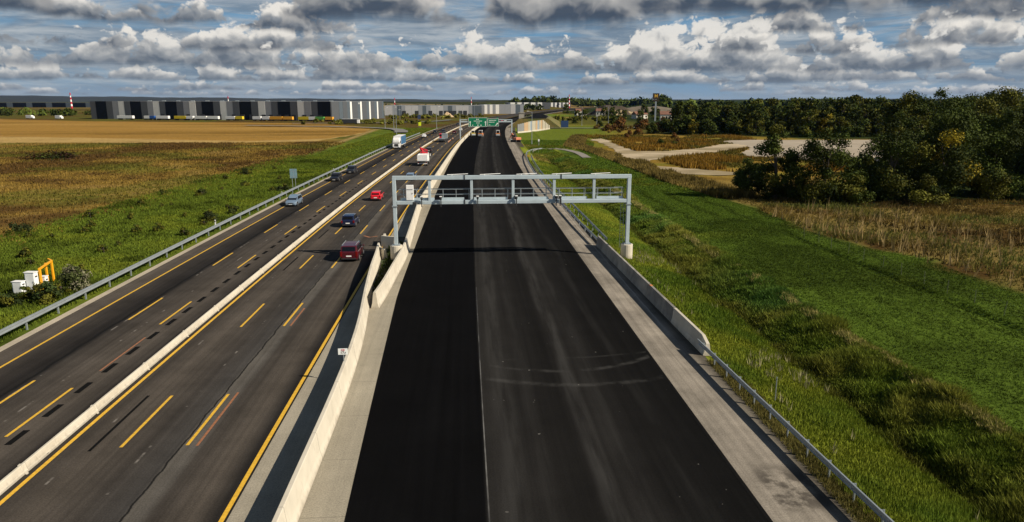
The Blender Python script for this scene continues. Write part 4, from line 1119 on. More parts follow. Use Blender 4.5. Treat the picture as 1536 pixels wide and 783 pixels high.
# white tipper with a red crane folded behind the cab
tp = empty('tipper_truck', (-9.75, 181.5, 0), hR(181), 'white tipper truck with folded red crane driving away', 'truck', 'trucks on the old carriageway')
mb = MB(); mb.box((0, 2.9, 1.75), (2.3, 1.9, 2.1), taper=(0.93, 0.86)); mb.build('cab', lw, tp, bevel=0.06)
mb = MB(); mb.box((0, 3.82, 2.15), (1.9, 0.1, 0.8)); mb.build('windscreen', M['glass'], tp)
for s in (-1, 1):
    mb = MB(); mb.box((s * 1.135, 3.0, 2.2), (0.05, 0.9, 0.7)); mb.build('side_window', M['glass'], tp)
    mb = MB(); mb.box((s * 1.38, 3.7, 2.2), (0.22, 0.15, 0.6)); mb.build('wing_mirror', lw, tp)
mb = MB()
for x, y, w, d in ((-1.2, -1.4, 0.08, 5.0), (1.2, -1.4, 0.08, 5.0), (0, 1.06, 2.32, 0.08), (0, -3.86, 2.32, 0.08)): mb.box((x, y, 2.0), (w, d, 1.4))
mb.box((0, -1.4, 1.25), (2.4, 4.9, 0.1)); mb.box((0, -1.4, 2.5), (2.3, 4.8, 0.06)); mb.build('tipper_bed', M['white'], tp)
mb = MB()
for k in range(6): mb.box((-1.26, 0.8 - 0.9 * k, 1.95), (0.06, 0.1, 1.3)); mb.box((1.26, 0.8 - 0.9 * k, 1.95), (0.06, 0.1, 1.3))
mb.build('bed_rib', M['white'], tp)
mr = paint('red_crane_paint', (0.60, 0.02, 0.035), 0.4, 0.0)
mb = MB(); mb.box((-0.2, 1.5, 2.2), (0.6, 0.5, 2.2)); mb.beam((-0.3, 1.5, 3.2), (-1.0, 1.9, 4.1), 0.35, 0.4); mb.beam((-1.0, 1.9, 4.1), (0.9, 1.6, 3.4), 0.3, 0.36); mb.beam((-0.9, 1.5, 3.0), (0.95, 1.5, 2.9), 0.3, 0.4); mb.build('crane', mr, tp, bevel=0.03)
mb = MB(); mb.box((0, -0.6, 0.9), (0.9, 7.4, 0.32)); mb.box((0, -4.0, 0.75), (2.3, 0.15, 0.3)); mb.build('chassis', M['dark'], tp)
mb = MB(); mb.box((0, -4.09, 0.62), (2.3, 0.06, 0.16)); mb.build('rear_bumper', M['white'], tp)
for s in (-1, 1):
    mb = MB(); mb.box((s * 0.95, -4.1, 0.85), (0.3, 0.06, 0.16)); mb.build('tail_light', M['taillamp'], tp)
for y in (2.7, -1.9, -3.1):
    for s in (-1, 1): wheel(tp, s * 1.02, y, 0.48, 0.34)
# road works flatbed with red cab
fb = empty('flatbed_truck', (-7.6, 283.0, 0), hR(283), 'grey flatbed works truck with red cab blocking the lane beside the far barrier', 'truck', 'trucks on the old carriageway')
mb = MB(); mb.box((-0.3, 3.4, 1.9), (2.4, 2.0, 2.4), taper=(0.94, 0.86)); mb.build('cab', mr, fb, bevel=0.06)
mb = MB(); mb.box((-0.3, 2.38, 2.4), (1.7, 0.06, 0.7)); mb.build('rear_window', M['glass'], fb)
mb = MB(); mb.box((0, -1.2, 1.3), (2.5, 6.8, 0.25)); mb.box((0.9, -0.6, 2.3), (2.1, 3.4, 1.9)); mb.build('load_bed', M['galv'], fb)
mb = MB(); mb.box((0, -1, 0.8), (2.2, 7.4, 0.5)); mb.build('chassis', M['dark'], fb)
for y in (3.2, -2.2, -3.4):
    for s in (-1, 1): wheel(fb, s * 1.02, y, 0.48, 0.34)
wc_n = 0
def cone(label, x, y):
    n = 12; r = empty('traffic_cone', (x, y, 0), 0, label, 'traffic cone', 'traffic cones by the works truck')
    mb = MB(); mb.box((0, 0, 0.03), (0.46, 0.46, 0.06)); mb.build('base', M['black'], r)
    mb = MB(); mb.tube((0, 0, 0.06), (0, 0, 0.8), 0.19, n, r1=0.04); mb.build('cone_body', M['orange'], r)
    mb = MB(); mb.tube((0, 0, 0.40), (0, 0, 0.58), 0.135, n, r1=0.095); mb.build('reflective_band', M['white'], r)
    return r
c0 = cone('orange traffic cone standing beside the grey works truck', -5.3, 277)
for x, y in ((-5.0, 282), (-4.6, 288), (-4.2, 294), (-3.8, 300)): dup(c0, (x, y, 0))

# road rollers on the fresh asphalt
def roller(label, loc, rz, body, group='rollers on the fresh asphalt'):
    r = empty('road_roller', loc, rz, label, 'road roller', group)
    for y in (1.6, -1.6):
        mb = MB(); mb.tube((-0.85, y, 0.62), (0.85, y, 0.62), 0.62, 20); mb.build('drum', M['galv'], r)
        mb = MB(); mb.box((-0.92, y, 0.75), (0.1, 0.5, 0.4)); mb.box((0.92, y, 0.75), (0.1, 0.5, 0.4)); mb.box((0, y, 1.35), (1.94, 0.7, 0.2)); mb.build('drum_yoke', body, r)
    mb = MB(); mb.box((0, 1.1, 1.25), (1.5, 1.5, 0.75), taper=(0.9, 0.85)); mb.box((0, -1.1, 1.2), (1.5, 1.6, 0.6), taper=(.9, .9)); mb.box((0, 0, 0.95), (1.1, 1.4, 0.5)); mb.build('engine_housing', body, r, bevel=0.05)
    mb = MB(); mb.box((0, -0.2, 1.95), (1.25, 1.2, 0.95)); mb.build('driver_cab', M['glass'], r)
    mb = MB(); mb.box((0, -0.2, 2.75), (1.6, 1.7, 0.12))
    for a in (-.7, .7):
        for b in (-.9, .5): mb.box((a, b, 2.0), (0.08, 0.08, 1.4))
    mb.build('canopy', M['white'], r)
    return r
roller('yellow road roller parked against the far concrete barrier', PR(-3.2, 326), R(10), M['yellowp'])
roller('orange road roller beside the yellow roller, left on the asphalt', PR(0.6, 321), R(-12), M['orange'])
roller('orange road roller with white canopy, right on the asphalt', PR(8.2, 322), R(0), M['orange'])
# tracked excavator beside the wall
ex = empty('excavator', (21.0, 279, 0), R(30), 'salmon orange excavator parked at the end of the grey shoulder', 'excavator')
for s in (-1, 1):
    mb = MB(); n = 10
    P = [(s * 1.0 - 0.25, 1.5 + 0.4 * math.sin(a), 0.4 - 0.4 * math.cos(a)) for a in [PI * i / n for i in range(n + 1)]] + [(s * 1.0 - 0.25, -1.5 - 0.4 * math.sin(a), 0.4 + 0.4 * math.cos(a)) for a in [PI * i / n for i in range(n + 1)]]
    mb.loft([P, [(p[0] + 0.5, p[1], p[2]) for p in P]]); mb.build('track', M['black'], ex)
M['salmon'] = mat('salmon_orange_paint', (0.55, 0.19, 0.10), 0.5, 0.1)
mb = MB(); mb.box((0, -0.6, 1.35), (2.4, 2.8, 0.9)); mb.build('housing', M['salmon'], ex, bevel=0.06)
mb = MB(); mb.box((-0.7, 0.7, 1.9), (0.95, 1.4, 1.6)); mb.build('driver_cab', M['glass'], ex, bevel=0.04)
mb = MB(); mb.beam((0.3, 0.9, 1.5), (0.3, 3.2, 3.2), 0.3, 0.45); mb.beam((0.3, 3.2, 3.2), (0.3, 4.6, 1.2), 0.25, 0.35); mb.build('boom', M['salmon'], ex)
mb = MB(); mb.box((0.3, 4.6, 0.8), (0.9, 0.7, 0.8), taper=(1, 0.5)); mb.build('bucket', M['dark'], ex)

# ------------------------------------------------------------------ things on the verges
def hz(x, y): return float(height(np.array([x]), np.array([y]))[0])
M['cab'] = mat('white_cabinet_shell', (0.74, 0.76, 0.76), 0.5, 0.08, 2.0)
def cabinet(label, x, y, w, d, h, rz):
    r = empty('utility_cabinet', (x, y, hz(x, y) - 0.05), rz, label, 'cabinet', 'white utility cabinets on the left verge')
    mb = MB(); mb.box((0, 0, h / 2), (w, d, h)); mb.build('shell', M['cab'], r, bevel=0.02)
    mb = MB(); mb.box((0, 0, h + 0.025), (w + 0.1, d + 0.1, 0.05)); mb.build('cover', M['white'], r, bevel=0.015)
    mb = MB(); mb.box((0.02, -d / 2 - 0.012, h * 0.52), (w * 0.86, 0.024, h * 0.86)); dr = mb.build('door', M['cab'], r, bevel=0.008)
    mb = MB(); mb.box((w * 0.36, -d / 2 - 0.04, h * 0.55), (0.03, 0.03, 0.16)); mb.build('handle', M['dark'], dr)
    mb = MB(); mb.box((w / 2 + 0.01, 0, h * 0.8), (0.02, d * 0.5, 0.12)); mb.build('vent', M['dark'], r)
cabinet('tall white utility cabinet in the middle of the three on the left verge', -37.85, 62.9, 0.88, 0.5, 1.85, R(-8))
cabinet('low white utility cabinet, leftmost of the three on the left verge', -38.7, 62.4, 0.85, 0.5, 1.15, R(-8))
cabinet('small white utility cabinet between the tall cabinet and the yellow frame', -37.2, 63.6, 0.45, 0.4, 1.35, R(-8))
fr = empty('guard_frame', (-37.25, 63.2, -0.6), 0, 'orange yellow tubular guard frame beside the white utility cabinets', 'guard frame')
fr.scale = (0.85, 0.85, 0.88)
pp = [(0, 0), (-1.25, 3.3), (-0.95, 3.9)]
for x, y in pp:
    mb = MB(); mb.box((x, y, 1.15), (0.2, 0.2, 2.3)); mb.build('post', M['frame_y'], fr, bevel=0.03)
mb = MB(); mb.beam((0, -0.1, 2.38), (-0.95, 4.0, 2.38), 0.2, 0.18); mb.beam((-0.9, 3.9, 2.385), (-1.6, 4.5, 2.47), 0.18, 0.16); mb.build('top_rail', M['frame_y'], fr, bevel=0.02)
# twin post sign on the left verge
ls = empty('verge_sign', (-31.9, 136.5, -0.4), R(4), 'pale blue grey sign panel on twin posts behind the left guardrail', 'road sign')
for a in (-0.28, 0.28):
    mb = MB(); mb.tube((a, 0.06, 0), (a, 0.06, 3.75), 0.045, 8); mb.build('post', M['galv'], ls)
M['signblue'] = mat('weathered_blue_sign_sheet', (0.16, 0.26, 0.31), 0.45, 0.2, 2.0)
mb = MB(); mb.box((0, 0, 2.85), (1.3, 0.04, 1.75)); sp_ = mb.build('sign_panel', M['signblue'], ls)
mb = MB()
for zz in (2.3, 3.3): mb.box((0, -0.03, zz), (1.3, 0.02, 0.06))
mb.box((0.0, -0.035, 2.85), (0.05, 0.02, 1.75)); mb.build('panel_rib', M['galv'], sp_)
# delineator posts
def delineator(label, x, y):
    r = empty('delineator_post', (x, y, hz(x, y) - 0.05), 0, label, 'marker post', 'white marker posts behind the left guardrail')
    mb = MB(); mb.box((0, 0, 0.55), (0.14, 0.10, 1.15), taper=(0.9, 0.8)); mb.build('post', M['white'], r)
    mb = MB(); mb.box((0, -0.052, 0.92), (0.12, 0.014, 0.16)); mb.build('black_band', M['ink'], r)
    return r
d0 = delineator('white marker post with black band standing behind the left guardrail', -32.1, 93)
for y in (122, 164, 214): dup(d0, (float(offL(y)) - 32.1, y, -0.3))
# thin steel post on the right bank
mb = MB(); mb.tube((0, 0, 0), (0, 0, 1.5), 0.03, 8); o = mb.build('thin_post', M['galv']); o.location = (17.0, 35.2, hz(17, 35.2))
tag(o, 'thin grey steel post standing in the grass right of the near guardrail', 'post')
# low wire fence along the far side of the green field
M['post_dark'] = mat('weathered_post', (0.10, 0.11, 0.07), 0.8, 0.2)
wf = empty('wire_fence', (42.2, 66, -0.55), 0, 'low thin wire fence with slim posts along the far edge of the green field', 'fence')
fy = -19.0; k = 0; mbf = MB(); fmesh = None
while fy < 20:
    if fmesh is None:
        mb = MB(); mb.tube((0, 0, -0.2), (0, 0, 1.25), 0.022, 6); o = mb.build('fence_post', M['post_dark'], wf); fmesh = o.data
    else:
        o = bpy.data.objects.new('fence_post', fmesh); link(o, wf)
    o.location = (0.1 * math.sin(fy), fy, 0); o.rotation_euler = (rnd.uniform(-.08, .08), rnd.uniform(-.06, .06), 0)
    fy += 3.3
for zz in (0.4, 0.8, 1.15): mbf.beam((0, -19, zz), (0.05, 19, zz), 0.004, 0.004)
mbf.build('fence_wire', M['post_dark'], wf)
mb = MB(); mb.beam((0.15, -17.6, 1.2), (0.95, -18.6, 0.1), 0.09, 0.09); mb.build('brace', M['white'], wf)

# lamp posts
def lamp(label, h, arm):
    r = empty('street_lamp', (0, 0, 0), 0, label, 'street lamp', 'lamp posts along the far road')
    mb = MB(); mb.tube((0, 0, 0), (0, 0, h), 0.13, 8, r1=0.07); mb.tube((0, 0, 0), (0, 0, 1.2), 0.18, 8, r1=0.16); mb.build('pole', M['galv'], r)
    mb = MB(); mb.tube((0, 0, h - 0.05), (arm, 0, h + 0.25), 0.05, 6); mb.build('arm', M['galv'], r)
    mb = MB(); mb.box((arm * 1.15, 0, h + 0.27), (0.8, 0.3, 0.14)); mb.build('lamp_head', M['white'], r)
    return r
l0 = None
for x, y, lb in ((26.6, 272, 'tall lamp post on the right grass verge in front of the panelled wall'), (-28.6, 318, 'tall lamp post behind the white lorry'),
             (-44, 418, 'lamp post left of the exit road by the pale warehouse'), (-40.9, 438, 'lamp post between the bus yard and the pale warehouse'), (-14.3, 413, 'lamp post on the left verge just before the green signs'),
             (11, 612, 'distant lamp post seen above the left green sign'), (-53.4, 630, 'distant lamp post at the corner of the pale warehouse'), (-1.4, 635, 'distant lamp post in front of the pale warehouse'),
             (85.4, 451, 'slim lamp post on the far right side road'), (79, 470, 'second slim lamp post on the far right side road'), (103, 501, 'slim lamp post near the brown restaurant sign')):
    if l0 is None: l0 = lamp(lb, 12.2, -1.4); l0.location = (x, y, hz(x, y))
    else: dup(l0, (x, y, hz(x, y)), rnd.uniform(-.4, .4) + (PI if x < 20 else 0), lb)
# small signs far ahead
def board(label, x, y, zc, w, h, m, ph=None):
    r = empty('sign_board', (x, y, hz(x, y)), 0, label, 'road sign')
    for a in (-w * 0.3, w * 0.3):
        mb = MB(); mb.tube((a, 0.05, 0), (a, 0.05, zc), 0.05, 6); mb.build('post', M['galv'], r)
    mb = MB(); mb.box((0, 0, zc), (w, 0.06, h)); mb.build('sign_panel', m, r)
M['fluo'] = mat('fluorescent_yellow_sheet', (0.62, 0.72, 0.02), 0.5)
board('fluorescent yellow warning board beside the far exit road', -25.8, 447, 2.2, 1.6, 2.2, M['fluo'])
board('dark blue direction board by the far exit road', -32.5, 557, 4.0, 2.4, 3.2, mat('dark_blue_sign_sheet', (0.03, 0.045, 0.10), 0.5))
board('small white sign on the right grass verge near the excavator', 28.2, 262, 2.0, 0.5, 0.8, M['white'])
board('dark blue box sign on the side road right of the panelled wall', 63, 438, 2.2, 4.6, 4.0, mat('deep_blue_paint', (0.01, 0.035, 0.11), 0.5))

# ------------------------------------------------------------------ embankment and panelled wall by the far road
def prism_path(name, rings, m, kind='structure'):
    mb = MB(); mb.loft(rings, 0, closed=False, caps=False)
    mb.face(list(reversed(rings[0]))); mb.face(rings[-1]); o = mb.build(name, m); o['kind'] = kind; return o
M['slope'] = mat('grassy_slope', (0.09, 0.10, 0.02), 0.95, 0.35, 0.2, 0.6, 0.6, 0.3, alt=(0.15, 0.11, 0.03))
ring = []
for t, y in ((0.10, 426), (0.16, 440), (0.4, 490), (0.75, 570), (1.0, 680)):
    cx_ = 40 + 27 * t + 4 * t * t; h = 5.4 - 2.4 * t; w = 9.0 - 2.0 * t
    ring.append([(cx_ - w - 7, y, -0.7), (cx_ - w, y, h), (cx_ + w, y, h), (cx_ + w + 8, y, -0.7)])
prism_path('embankment', ring, M['slope'])
rr = [[(r_[1][0] + 1.2, r_[1][1] + 2, r_[1][2] + 0.02), (r_[2][0] - 1.0, r_[2][1] + 2, r_[2][2] + 0.02)] for r_ in ring]
mb = MB(); mb.loft(rr, 0, closed=False, caps=False); o = mb.build('ramp_road', M['tar']); o['kind'] = 'structure'
wl = empty('panel_wall', (28.5, 366, -0.5), 0, 'stepped retaining wall of pale coloured upright panels beside the far road', 'wall')
wcol = {'g': mat('grey_panel', (0.18, 0.185, 0.19), 0.8, 0.1, .5), 'c': mat('cream_panel', (0.36, 0.33, 0.26), 0.8, 0.1, .5), 'o': mat('peach_panel', (0.38, 0.26, 0.15), 0.8, 0.1, .5), 'b': mat('blue_grey_panel', (0.22, 0.27, 0.32), 0.8, 0.1, .5)}
hs = [4.4, 4.6, 4.8, 5.0, 5.2, 5.4, 5.5, 5.6, 5.6, 5.6, 5.6, 5.6, 5.6, 5.5, 4.7, 3.9, 3.1, 2.3]
cs = 'gggoocbccobcoccccc'
n = len(hs)
for i in range(n):
    t = (i + 0.5) / n
    x = 22.5 * t; y = 50 * t - 16 * t * (1 - t); a = math.atan2(50 - 16 + 32 * t, 22.5)
    mb = MB(); mb.box((0, 0, hs[i] / 2), (54.5 / n - 0.12, 0.3 + 0.12 * (i % 2), hs[i])); o = mb.build('wall_panel', wcol[cs[i]], wl); o.location = (x, y, 0); o.rotation_euler = (0, 0, a)
mb = MB()
for i in range(n):
    t = (i + 0.5) / n; mb.box((22.5 * t, 50 * t - 16 * t * (1 - t) - 0.5, 0.35), (54.5 / n + 0.1, 0.5, 0.8), rz=math.atan2(34 + 32 * t, 22.5))
mb.build('base_kerb', M['conc'], wl)
# pier and parapet of the far bridge
bp = empty('bridge_pier', (46.5, 560, -0.3), 0, 'tall grey concrete bridge pier standing at the bend of the far road', 'pier')
mb = MB(); mb.box((0, 0, 3.0), (4.2, 2.2, 6.6)); mb.build('shaft', M['conc_old'], bp, bevel=0.1)
mb = MB(); mb.box((0, 0, 6.6), (5.0, 2.8, 0.7)); mb.build('cap', M['conc_old'], bp)
# side roads
def ribbon(name, P, w, z, m):
    P = smooth_path([(x, y, 0) for x, y in P], 6); mb = MB(); rings = []
    for i, p in enumerate(P):
        a = Vector(P[max(0, i - 1)]); b = Vector(P[min(len(P) - 1, i + 1)]); d = (b - a).normalized(); s_ = Vector((d.y, -d.x, 0)) * w / 2
        zz = hz(p[0], p[1]) + z
        rings.append([tuple(Vector(p) - s_ + Vector((0, 0, zz))), tuple(Vector(p) + s_ + Vector((0, 0, zz)))])
    mb.loft(rings, 0, closed=False, caps=False); o = mb.build(name, m); o['kind'] = 'structure'; return o
ribbon('exit_road', [(-31.5, 372), (-33, 392), (-42, 420), (-75, 452), (-140, 478)], 7, 0.5, M['lane_grey'])
ribbon('side_road', [(-120, 520), (-60, 528), (-24, 560), (-8, 610)], 6, 0.55, M['lane_grey'])
ribbon('cross_road', [(52, 424), (62, 426), (85, 424), (130, 445), (190, 520)], 6, 0.35, M['lane_grey'])
ribbon('service_track', [(30, 245), (34.5, 241.5), (37, 228), (36.5, 207)], 2.6, 0.12, mat('dusty_track', (0.20, 0.18, 0.155), 0.9, 0.2, 0.5))
ribbon('kerb_edge', [(23, 232), (25.5, 241.5), (30, 245.5), (36, 243)], 0.45, 0.22, M['conc'])

# ------------------------------------------------------------------ warehouses
PN = {'k': mat('black_cladding', (0.007, 0.010, 0.014), 0.7, 0.08, 0.3, spec=0.12), 'd': mat('dark_grey_cladding', (0.075, 0.082, 0.092), 0.5, 0.06, 0.3), 'g': mat('mid_grey_cladding', (0.24, 0.25, 0.27), 0.5, 0.05, 0.3),
      'l': mat('light_grey_cladding', (0.62, 0.62, 0.60), 0.5, 0.05, 0.3), 'w': mat('white_cladding', (0.70, 0.70, 0.68), 0.5, 0.05, 0.3), 's': mat('slate_blue_cladding', (0.075, 0.095, 0.115), 0.5, 0.06, 0.3), 'p': mat('pale_grey_cladding', (0.38, 0.38, 0.39), 0.5, 0.05, 0.3), 'e': mat('grey_cladding', (0.235, 0.25, 0.275), 0.5, 0.05, 0.3)}
M['roof'] = mat('grey_membrane_roof', (0.16, 0.17, 0.18), 0.8, 0.1, 0.2)
def facade(parent, p0, p1, z0, z1, pattern, groove=0.14):
    a = Vector((*p0, 0)); b = Vector((*p1, 0)); L = (b - a).length; rz = math.atan2(b.y - a.y, b.x - a.x)
    tot = sum(w for _, w in pattern); acc = 0
    for j, (c, w) in enumerate(pattern):
        t = (acc + w / 2) / tot; acc += w
        q = a.lerp(b, t); dd = 0.5 + groove * ((j * 7) % 3)
        mb = MB(); mb.box((0, 0, (z0 + z1) / 2), (L * w / tot - 0.08, dd, z1 - z0)); o = mb.build('wall_panel', PN[c], parent)
        o.location = (q.x, q.y, 0); o.rotation_euler = (0, 0, rz)
def dock(parent, p0, p1, ts, z0=0.0):
    a = Vector((*p0, 0)); b = Vector((*p1, 0)); rz = math.atan2(b.y - a.y, b.x - a.x); d = (b - a).normalized(); nrm = Vector((d.y, -d.x, 0))
    me = None
    for t in ts:
        q = a.lerp(b, t) + nrm * 0.6
        mb = MB()
        if me is None:
            mb.box((0, 0, 2.4), (3.6, 0.8, 4.4)); o = mb.build('dock_door', M['dark'], parent); me = o.data
        else: o = bpy.data.objects.new('dock_door', me); link(o, parent)
        o.location = (q.x, q.y, z0); o.rotation_euler = (0, 0, rz)
def hall(parent, P, z0, z1):
    mb = MB(); mb.loft([[(x, y, z0) for x, y in P], [(x, y, z1 - 0.35) for x, y in P]]); mb.build('wall_core', PN['d'], parent)
    mb = MB(); mb.loft([[(x, y, z1 - 0.35) for x, y in P], [(x, y, z1 - 0.05) for x, y in P]]); mb.build('roof', M['roof'], parent)
W0 = (-331, 672); W1 = (-106, 596); W2 = (-72, 672)
wa = empty('warehouse', (0, 0, 0), 0, 'long black and grey panelled warehouse behind the stubble field with lorry docks', 'warehouse')
zA = -0.7; zB = 14.9
hall(wa, [W0, W1, W2, (-180, 830), (-330, 800)], zA, zB)
pat = [('d', 9), ('k', 17)] + [('d', 10), ('g', 9), ('l', 9.5), ('d', 9), ('k', 17)] * 3 + [('d', 10), ('l', 9.5), ('g', 9), ('d', 9), ('k', 17)] * 3
facade(wa, (W0[0], W0[1] - 0.3), (W1[0], W1[1] - 0.3), zA, zB, pat)
facade(wa, (W1[0] + 0.4, W1[1] + 0.3), (W2[0] + 0.4, W2[1]), zA, zB - 0.2, [('d', 10), ('s', 5), ('d', 6), ('s', 4), ('w', 2.6), ('d', 8), ('s', 4), ('w', 2.4), ('d', 7), ('s', 4), ('w', 2.2), ('d', 6), ('s', 4), ('w', 2.0), ('d', 6), ('s', 3)])
dock(wa, W0, W1, [0.32, 0.43, 0.49, 0.56, 0.62, 0.655, 0.69, 0.74, 0.77, 0.80, 0.83, 0.86, 0.9, 0.93, 0.96], -0.5)
mb = MB()
for t in (0.36, 0.5, 0.63): mb.box((W1[0] + 40 * t - 8, W1[1] + 60 * t, 13.2), (1.6, 1.6, 1.4))
mb.build('logo_panel', PN['w'], wa)
mb = MB()
for t in np.linspace(0.1, 0.95, 14): mb.box((W0[0] + (W1[0] - W0[0]) * t + 20, W0[1] + (W1[1] - W0[1]) * t + 30, zB + 0.3), (3, 2, 0.8))
mb.build('roof_unit', M['galv'], wa)
wp = empty('warehouse', (0, 0, 0), 0, 'pale grey long warehouse with darker bays behind the left side of the road', 'warehouse')
V0 = (-83, 790); V1 = (22, 792)
hall(wp, [V0, V1, (30, 900), (-90, 900)], -0.3, 9.9)
facade(wp, (V0[0], V0[1] - 0.3), (V1[0], V1[1] - 0.3), -0.3, 9.9, [('p', 11), ('e', 6), ('s', 6), ('e', 5), ('p', 9), ('p', 9), ('e', 6), ('s', 5), ('e', 6), ('p', 9), ('p', 9), ('e', 6), ('s', 6), ('e', 5), ('p', 9), ('p', 9), ('e', 5), ('s', 13)])
dock(wp, V0, V1, [0.2, 0.33, 0.47, 0.58, 0.63, 0.68, 0.72, 0.78, 0.83], 0.0)
wq = empty('warehouse', (0, 0, 0), 0, 'grey warehouse with white upright bays behind the green signs', 'warehouse')
Q0 = (24, 870); Q1 = (75, 872); hall(wq, [Q0, Q1, (80, 960), (22, 960)], -0.3, 10.5)
facade(wq, (Q0[0], Q0[1] - .3), (Q1[0], Q1[1] - .3), -0.3, 10.5, [('s', 4), ('w', 6), ('e', 4), ('w', 5), ('e', 5), ('w', 6), ('e', 10), ('e', 10), ('p', 8), ('s', 8), ('e', 6)])
wr_ = empty('warehouse', (0, 0, 0), 0, 'far dark warehouse with five broad white bays on the horizon', 'warehouse')
hall(wr_, [(84, 1300), (160, 1302), (160, 1400), (84, 1400)], -0.3, 11.5)
facade(wr_, (84, 1299.6), (160, 1301.6), 0, 11.6, [('s', 4)] + [('w', 8), ('d', 4)] * 5 + [('d', 10)])
wz = empty('warehouse', (0, 0, 0), 0, 'farthest dark warehouse with eight narrow white bays on the horizon', 'warehouse')
hall(wz, [(146, 1500), (228, 1502), (228, 1600), (146, 1600)], -0.3, 10.5)
facade(wz, (146, 1499.6), (228, 1501.6), 0, 10.6, [('s', 14)] + [('w', 4), ('d', 3.6)] * 8)
wb_ = empty('warehouse', (0, 0, 0), 0, 'low dark blue warehouse far off on the left in front of the wooded hill', 'warehouse')
hall(wb_, [(-1130, 1700), (-720, 1640), (-720, 1760), (-1130, 1800)], 0, 10)
facade(wb_, (-1130, 1699.5), (-720, 1639.5), 0, 10.1, [('k', 9), ('s', 4)] * 9)

# trailers and lorries at the docks
tr_cols = {'w': M['white'], 'b': mat('blue_trailer', (0.02, 0.09, 0.32), 0.5), 'y': mat('yellow_trailer', (0.66, 0.50, 0.02), 0.5), 'o': mat('orange_trailer', (0.70, 0.34, 0.03), 0.5), 'g': mat('green_trailer', (0.10, 0.34, 0.06), 0.5)}
tnames = {'w': 'white', 'b': 'blue', 'y': 'yellow', 'o': 'orange', 'g': 'green'}
tpos = [(0.20, 17, 'w'), (0.295, 6, 'w'), (0.315, 6, 'b'), (0.36, 13, 'w'), (0.435, 12, 'y'), (0.475, 7, 'w'), (0.52, 12, 'w'), (0.57, 11, 'w'), (0.64, 9, 'w'), (0.675, 7, 'y'),
        (0.745, 8, 'w'), (0.78, 7, 'w'), (0.82, 12, 'o'), (0.865, 9, 'o'), (0.925, 10, 'y'), (0.957, 6, 'w'), (0.985, 8, 'g'), (1.02, 7, 'o')]
tpos = [(W0[0] + (W1[0] - W0[0]) * t - 3.5, W0[1] + (W1[1] - W0[1]) * t - 12, L, c) for t, L, c in tpos]
place_words = ['leftmost of all trailers', 'touching the blue trailer', 'blue one', 'right of the blue trailer', 'first yellow one from the left', 'just right of the first yellow trailer', 'second right of the first yellow trailer', 'third right of the first yellow trailer', 'left of the bright yellow trailer', 'bright', 'just right of the bright yellow trailer', 'touching the left orange trailer', 'left one of the orange pair', 'right one of the orange pair', 'near the right corner', 'between the yellow and green trailers', 'only green one', 'rightmost']
for i, (x, y, L, c) in enumerate(tpos):
    r = empty('lorry_trailer', (x, y, -0.6), R(-18.7), '%s lorry trailer at the dark warehouse docks, %s' % (tnames[c], place_words[i]), 'trailer', 'trailers parked at the warehouse docks')
    mb = MB(); mb.box((0, 0, 2.35), (L * 0.94, 2.5, 2.3)); mb.build('box_body', tr_cols[c], r, bevel=0.05)
    mb = MB(); mb.box((0, 0, 1.05), (L * 0.95, 1.2, 0.3)); mb.build('chassis', M['dark'], r)
    for k in (-0.38, -0.28, 0.36):
        mb = MB(); mb.tube((L * k, -1.2, 0.5), (L * k, 1.2, 0.5), 0.5, 12); mb.build('wheel', M['black'], r)
r = empty('coach', (-78, 514, -0.5), R(-3), 'dark coach parked beyond the stubble field by the exit road', 'coach')
mb = MB(); mb.box((0, 0, 2.0), (12, 2.5, 3.0)); mb.build('body', M['dark'], r, bevel=0.2)
mb = MB(); mb.box((0, 0, 3.52), (11.6, 2.3, 0.1)); mb.box((5.4, 0, 1.9), (1.4, 2.54, 2.4)); mb.build('roof_and_front', M['white'], r)
for k in (-4, 3.6):
    mb = MB(); mb.tube((k, -1.3, 0.5), (k, 1.3, 0.5), 0.5, 12); mb.build('wheel', M['black'], r)
for (x, y, L, m, lb) in ((-395, 690, 9, 'w', 'white van parked at the left edge of the stubble field'), (-362, 676, 8, 'w', 'small white truck parked left of the dark warehouse'), (-330, 690, 6, 'y', 'yellow container standing at the left end of the dark warehouse')):
    r = empty('parked_van', (x, y, -0.6), R(-20), lb, 'van')
    mb = MB(); mb.box((0, 0, 1.7), (L * 0.72, 2.4, 2.6)); mb.build('box_body', tr_cols[m], r, bevel=0.08)
    mb = MB(); mb.box((L * 0.46, 0, 1.3), (L * 0.2, 2.2, 1.8), taper=(0.7, 0.9)); mb.build('cab', tr_cols[m], r, bevel=0.1)
    for k in (-0.25, 0.4):
        mb = MB(); mb.tube((L * k, -1.2, 0.42), (L * k, 1.2, 0.42), 0.42, 10); mb.build('wheel', M['black'], r)

# red and white masts
def mast(label, x, y, h, w=1.2):
    r = empty('striped_mast', (x, y, hz(x, y)), 0, label, 'mast', 'red and white masts on the horizon')
    n = 7
    for i in range(n):
        mb = MB(); k0 = 1 - 0.5 * i / n; k1 = 1 - 0.5 * (i + 1) / n
        mb.tube((0, 0, h * i / n), (0, 0, h * (i + 1) / n), w * k0, 8, r1=w * k1); mb.build('mast_band', M['red'] if i % 2 == 0 else M['white'], r)
    mb = MB(); mb.box((0, 0, h * 0.86), (w * 1.6, w * 1.6, h * 0.04)); mb.box((0, 0, h + 0.5), (w * 0.5, w * .5, 2)); mb.build('platform', M['galv'], r)
mast('red and white striped mast left of the dark warehouse', -770, 1490, 30, 1.9)
mast('red and white mast rising just above the dark warehouse roof', -285, 910, 21, 1.0)
mast('red and white mast above the dark warehouse end wall', -82, 900, 19, 0.8)
mast('white and red mast on the horizon right of the far warehouses', 223, 1490, 27, 1.7)
mast('thin mast above the pale warehouse roof', 15, 1100, 21, 0.9)
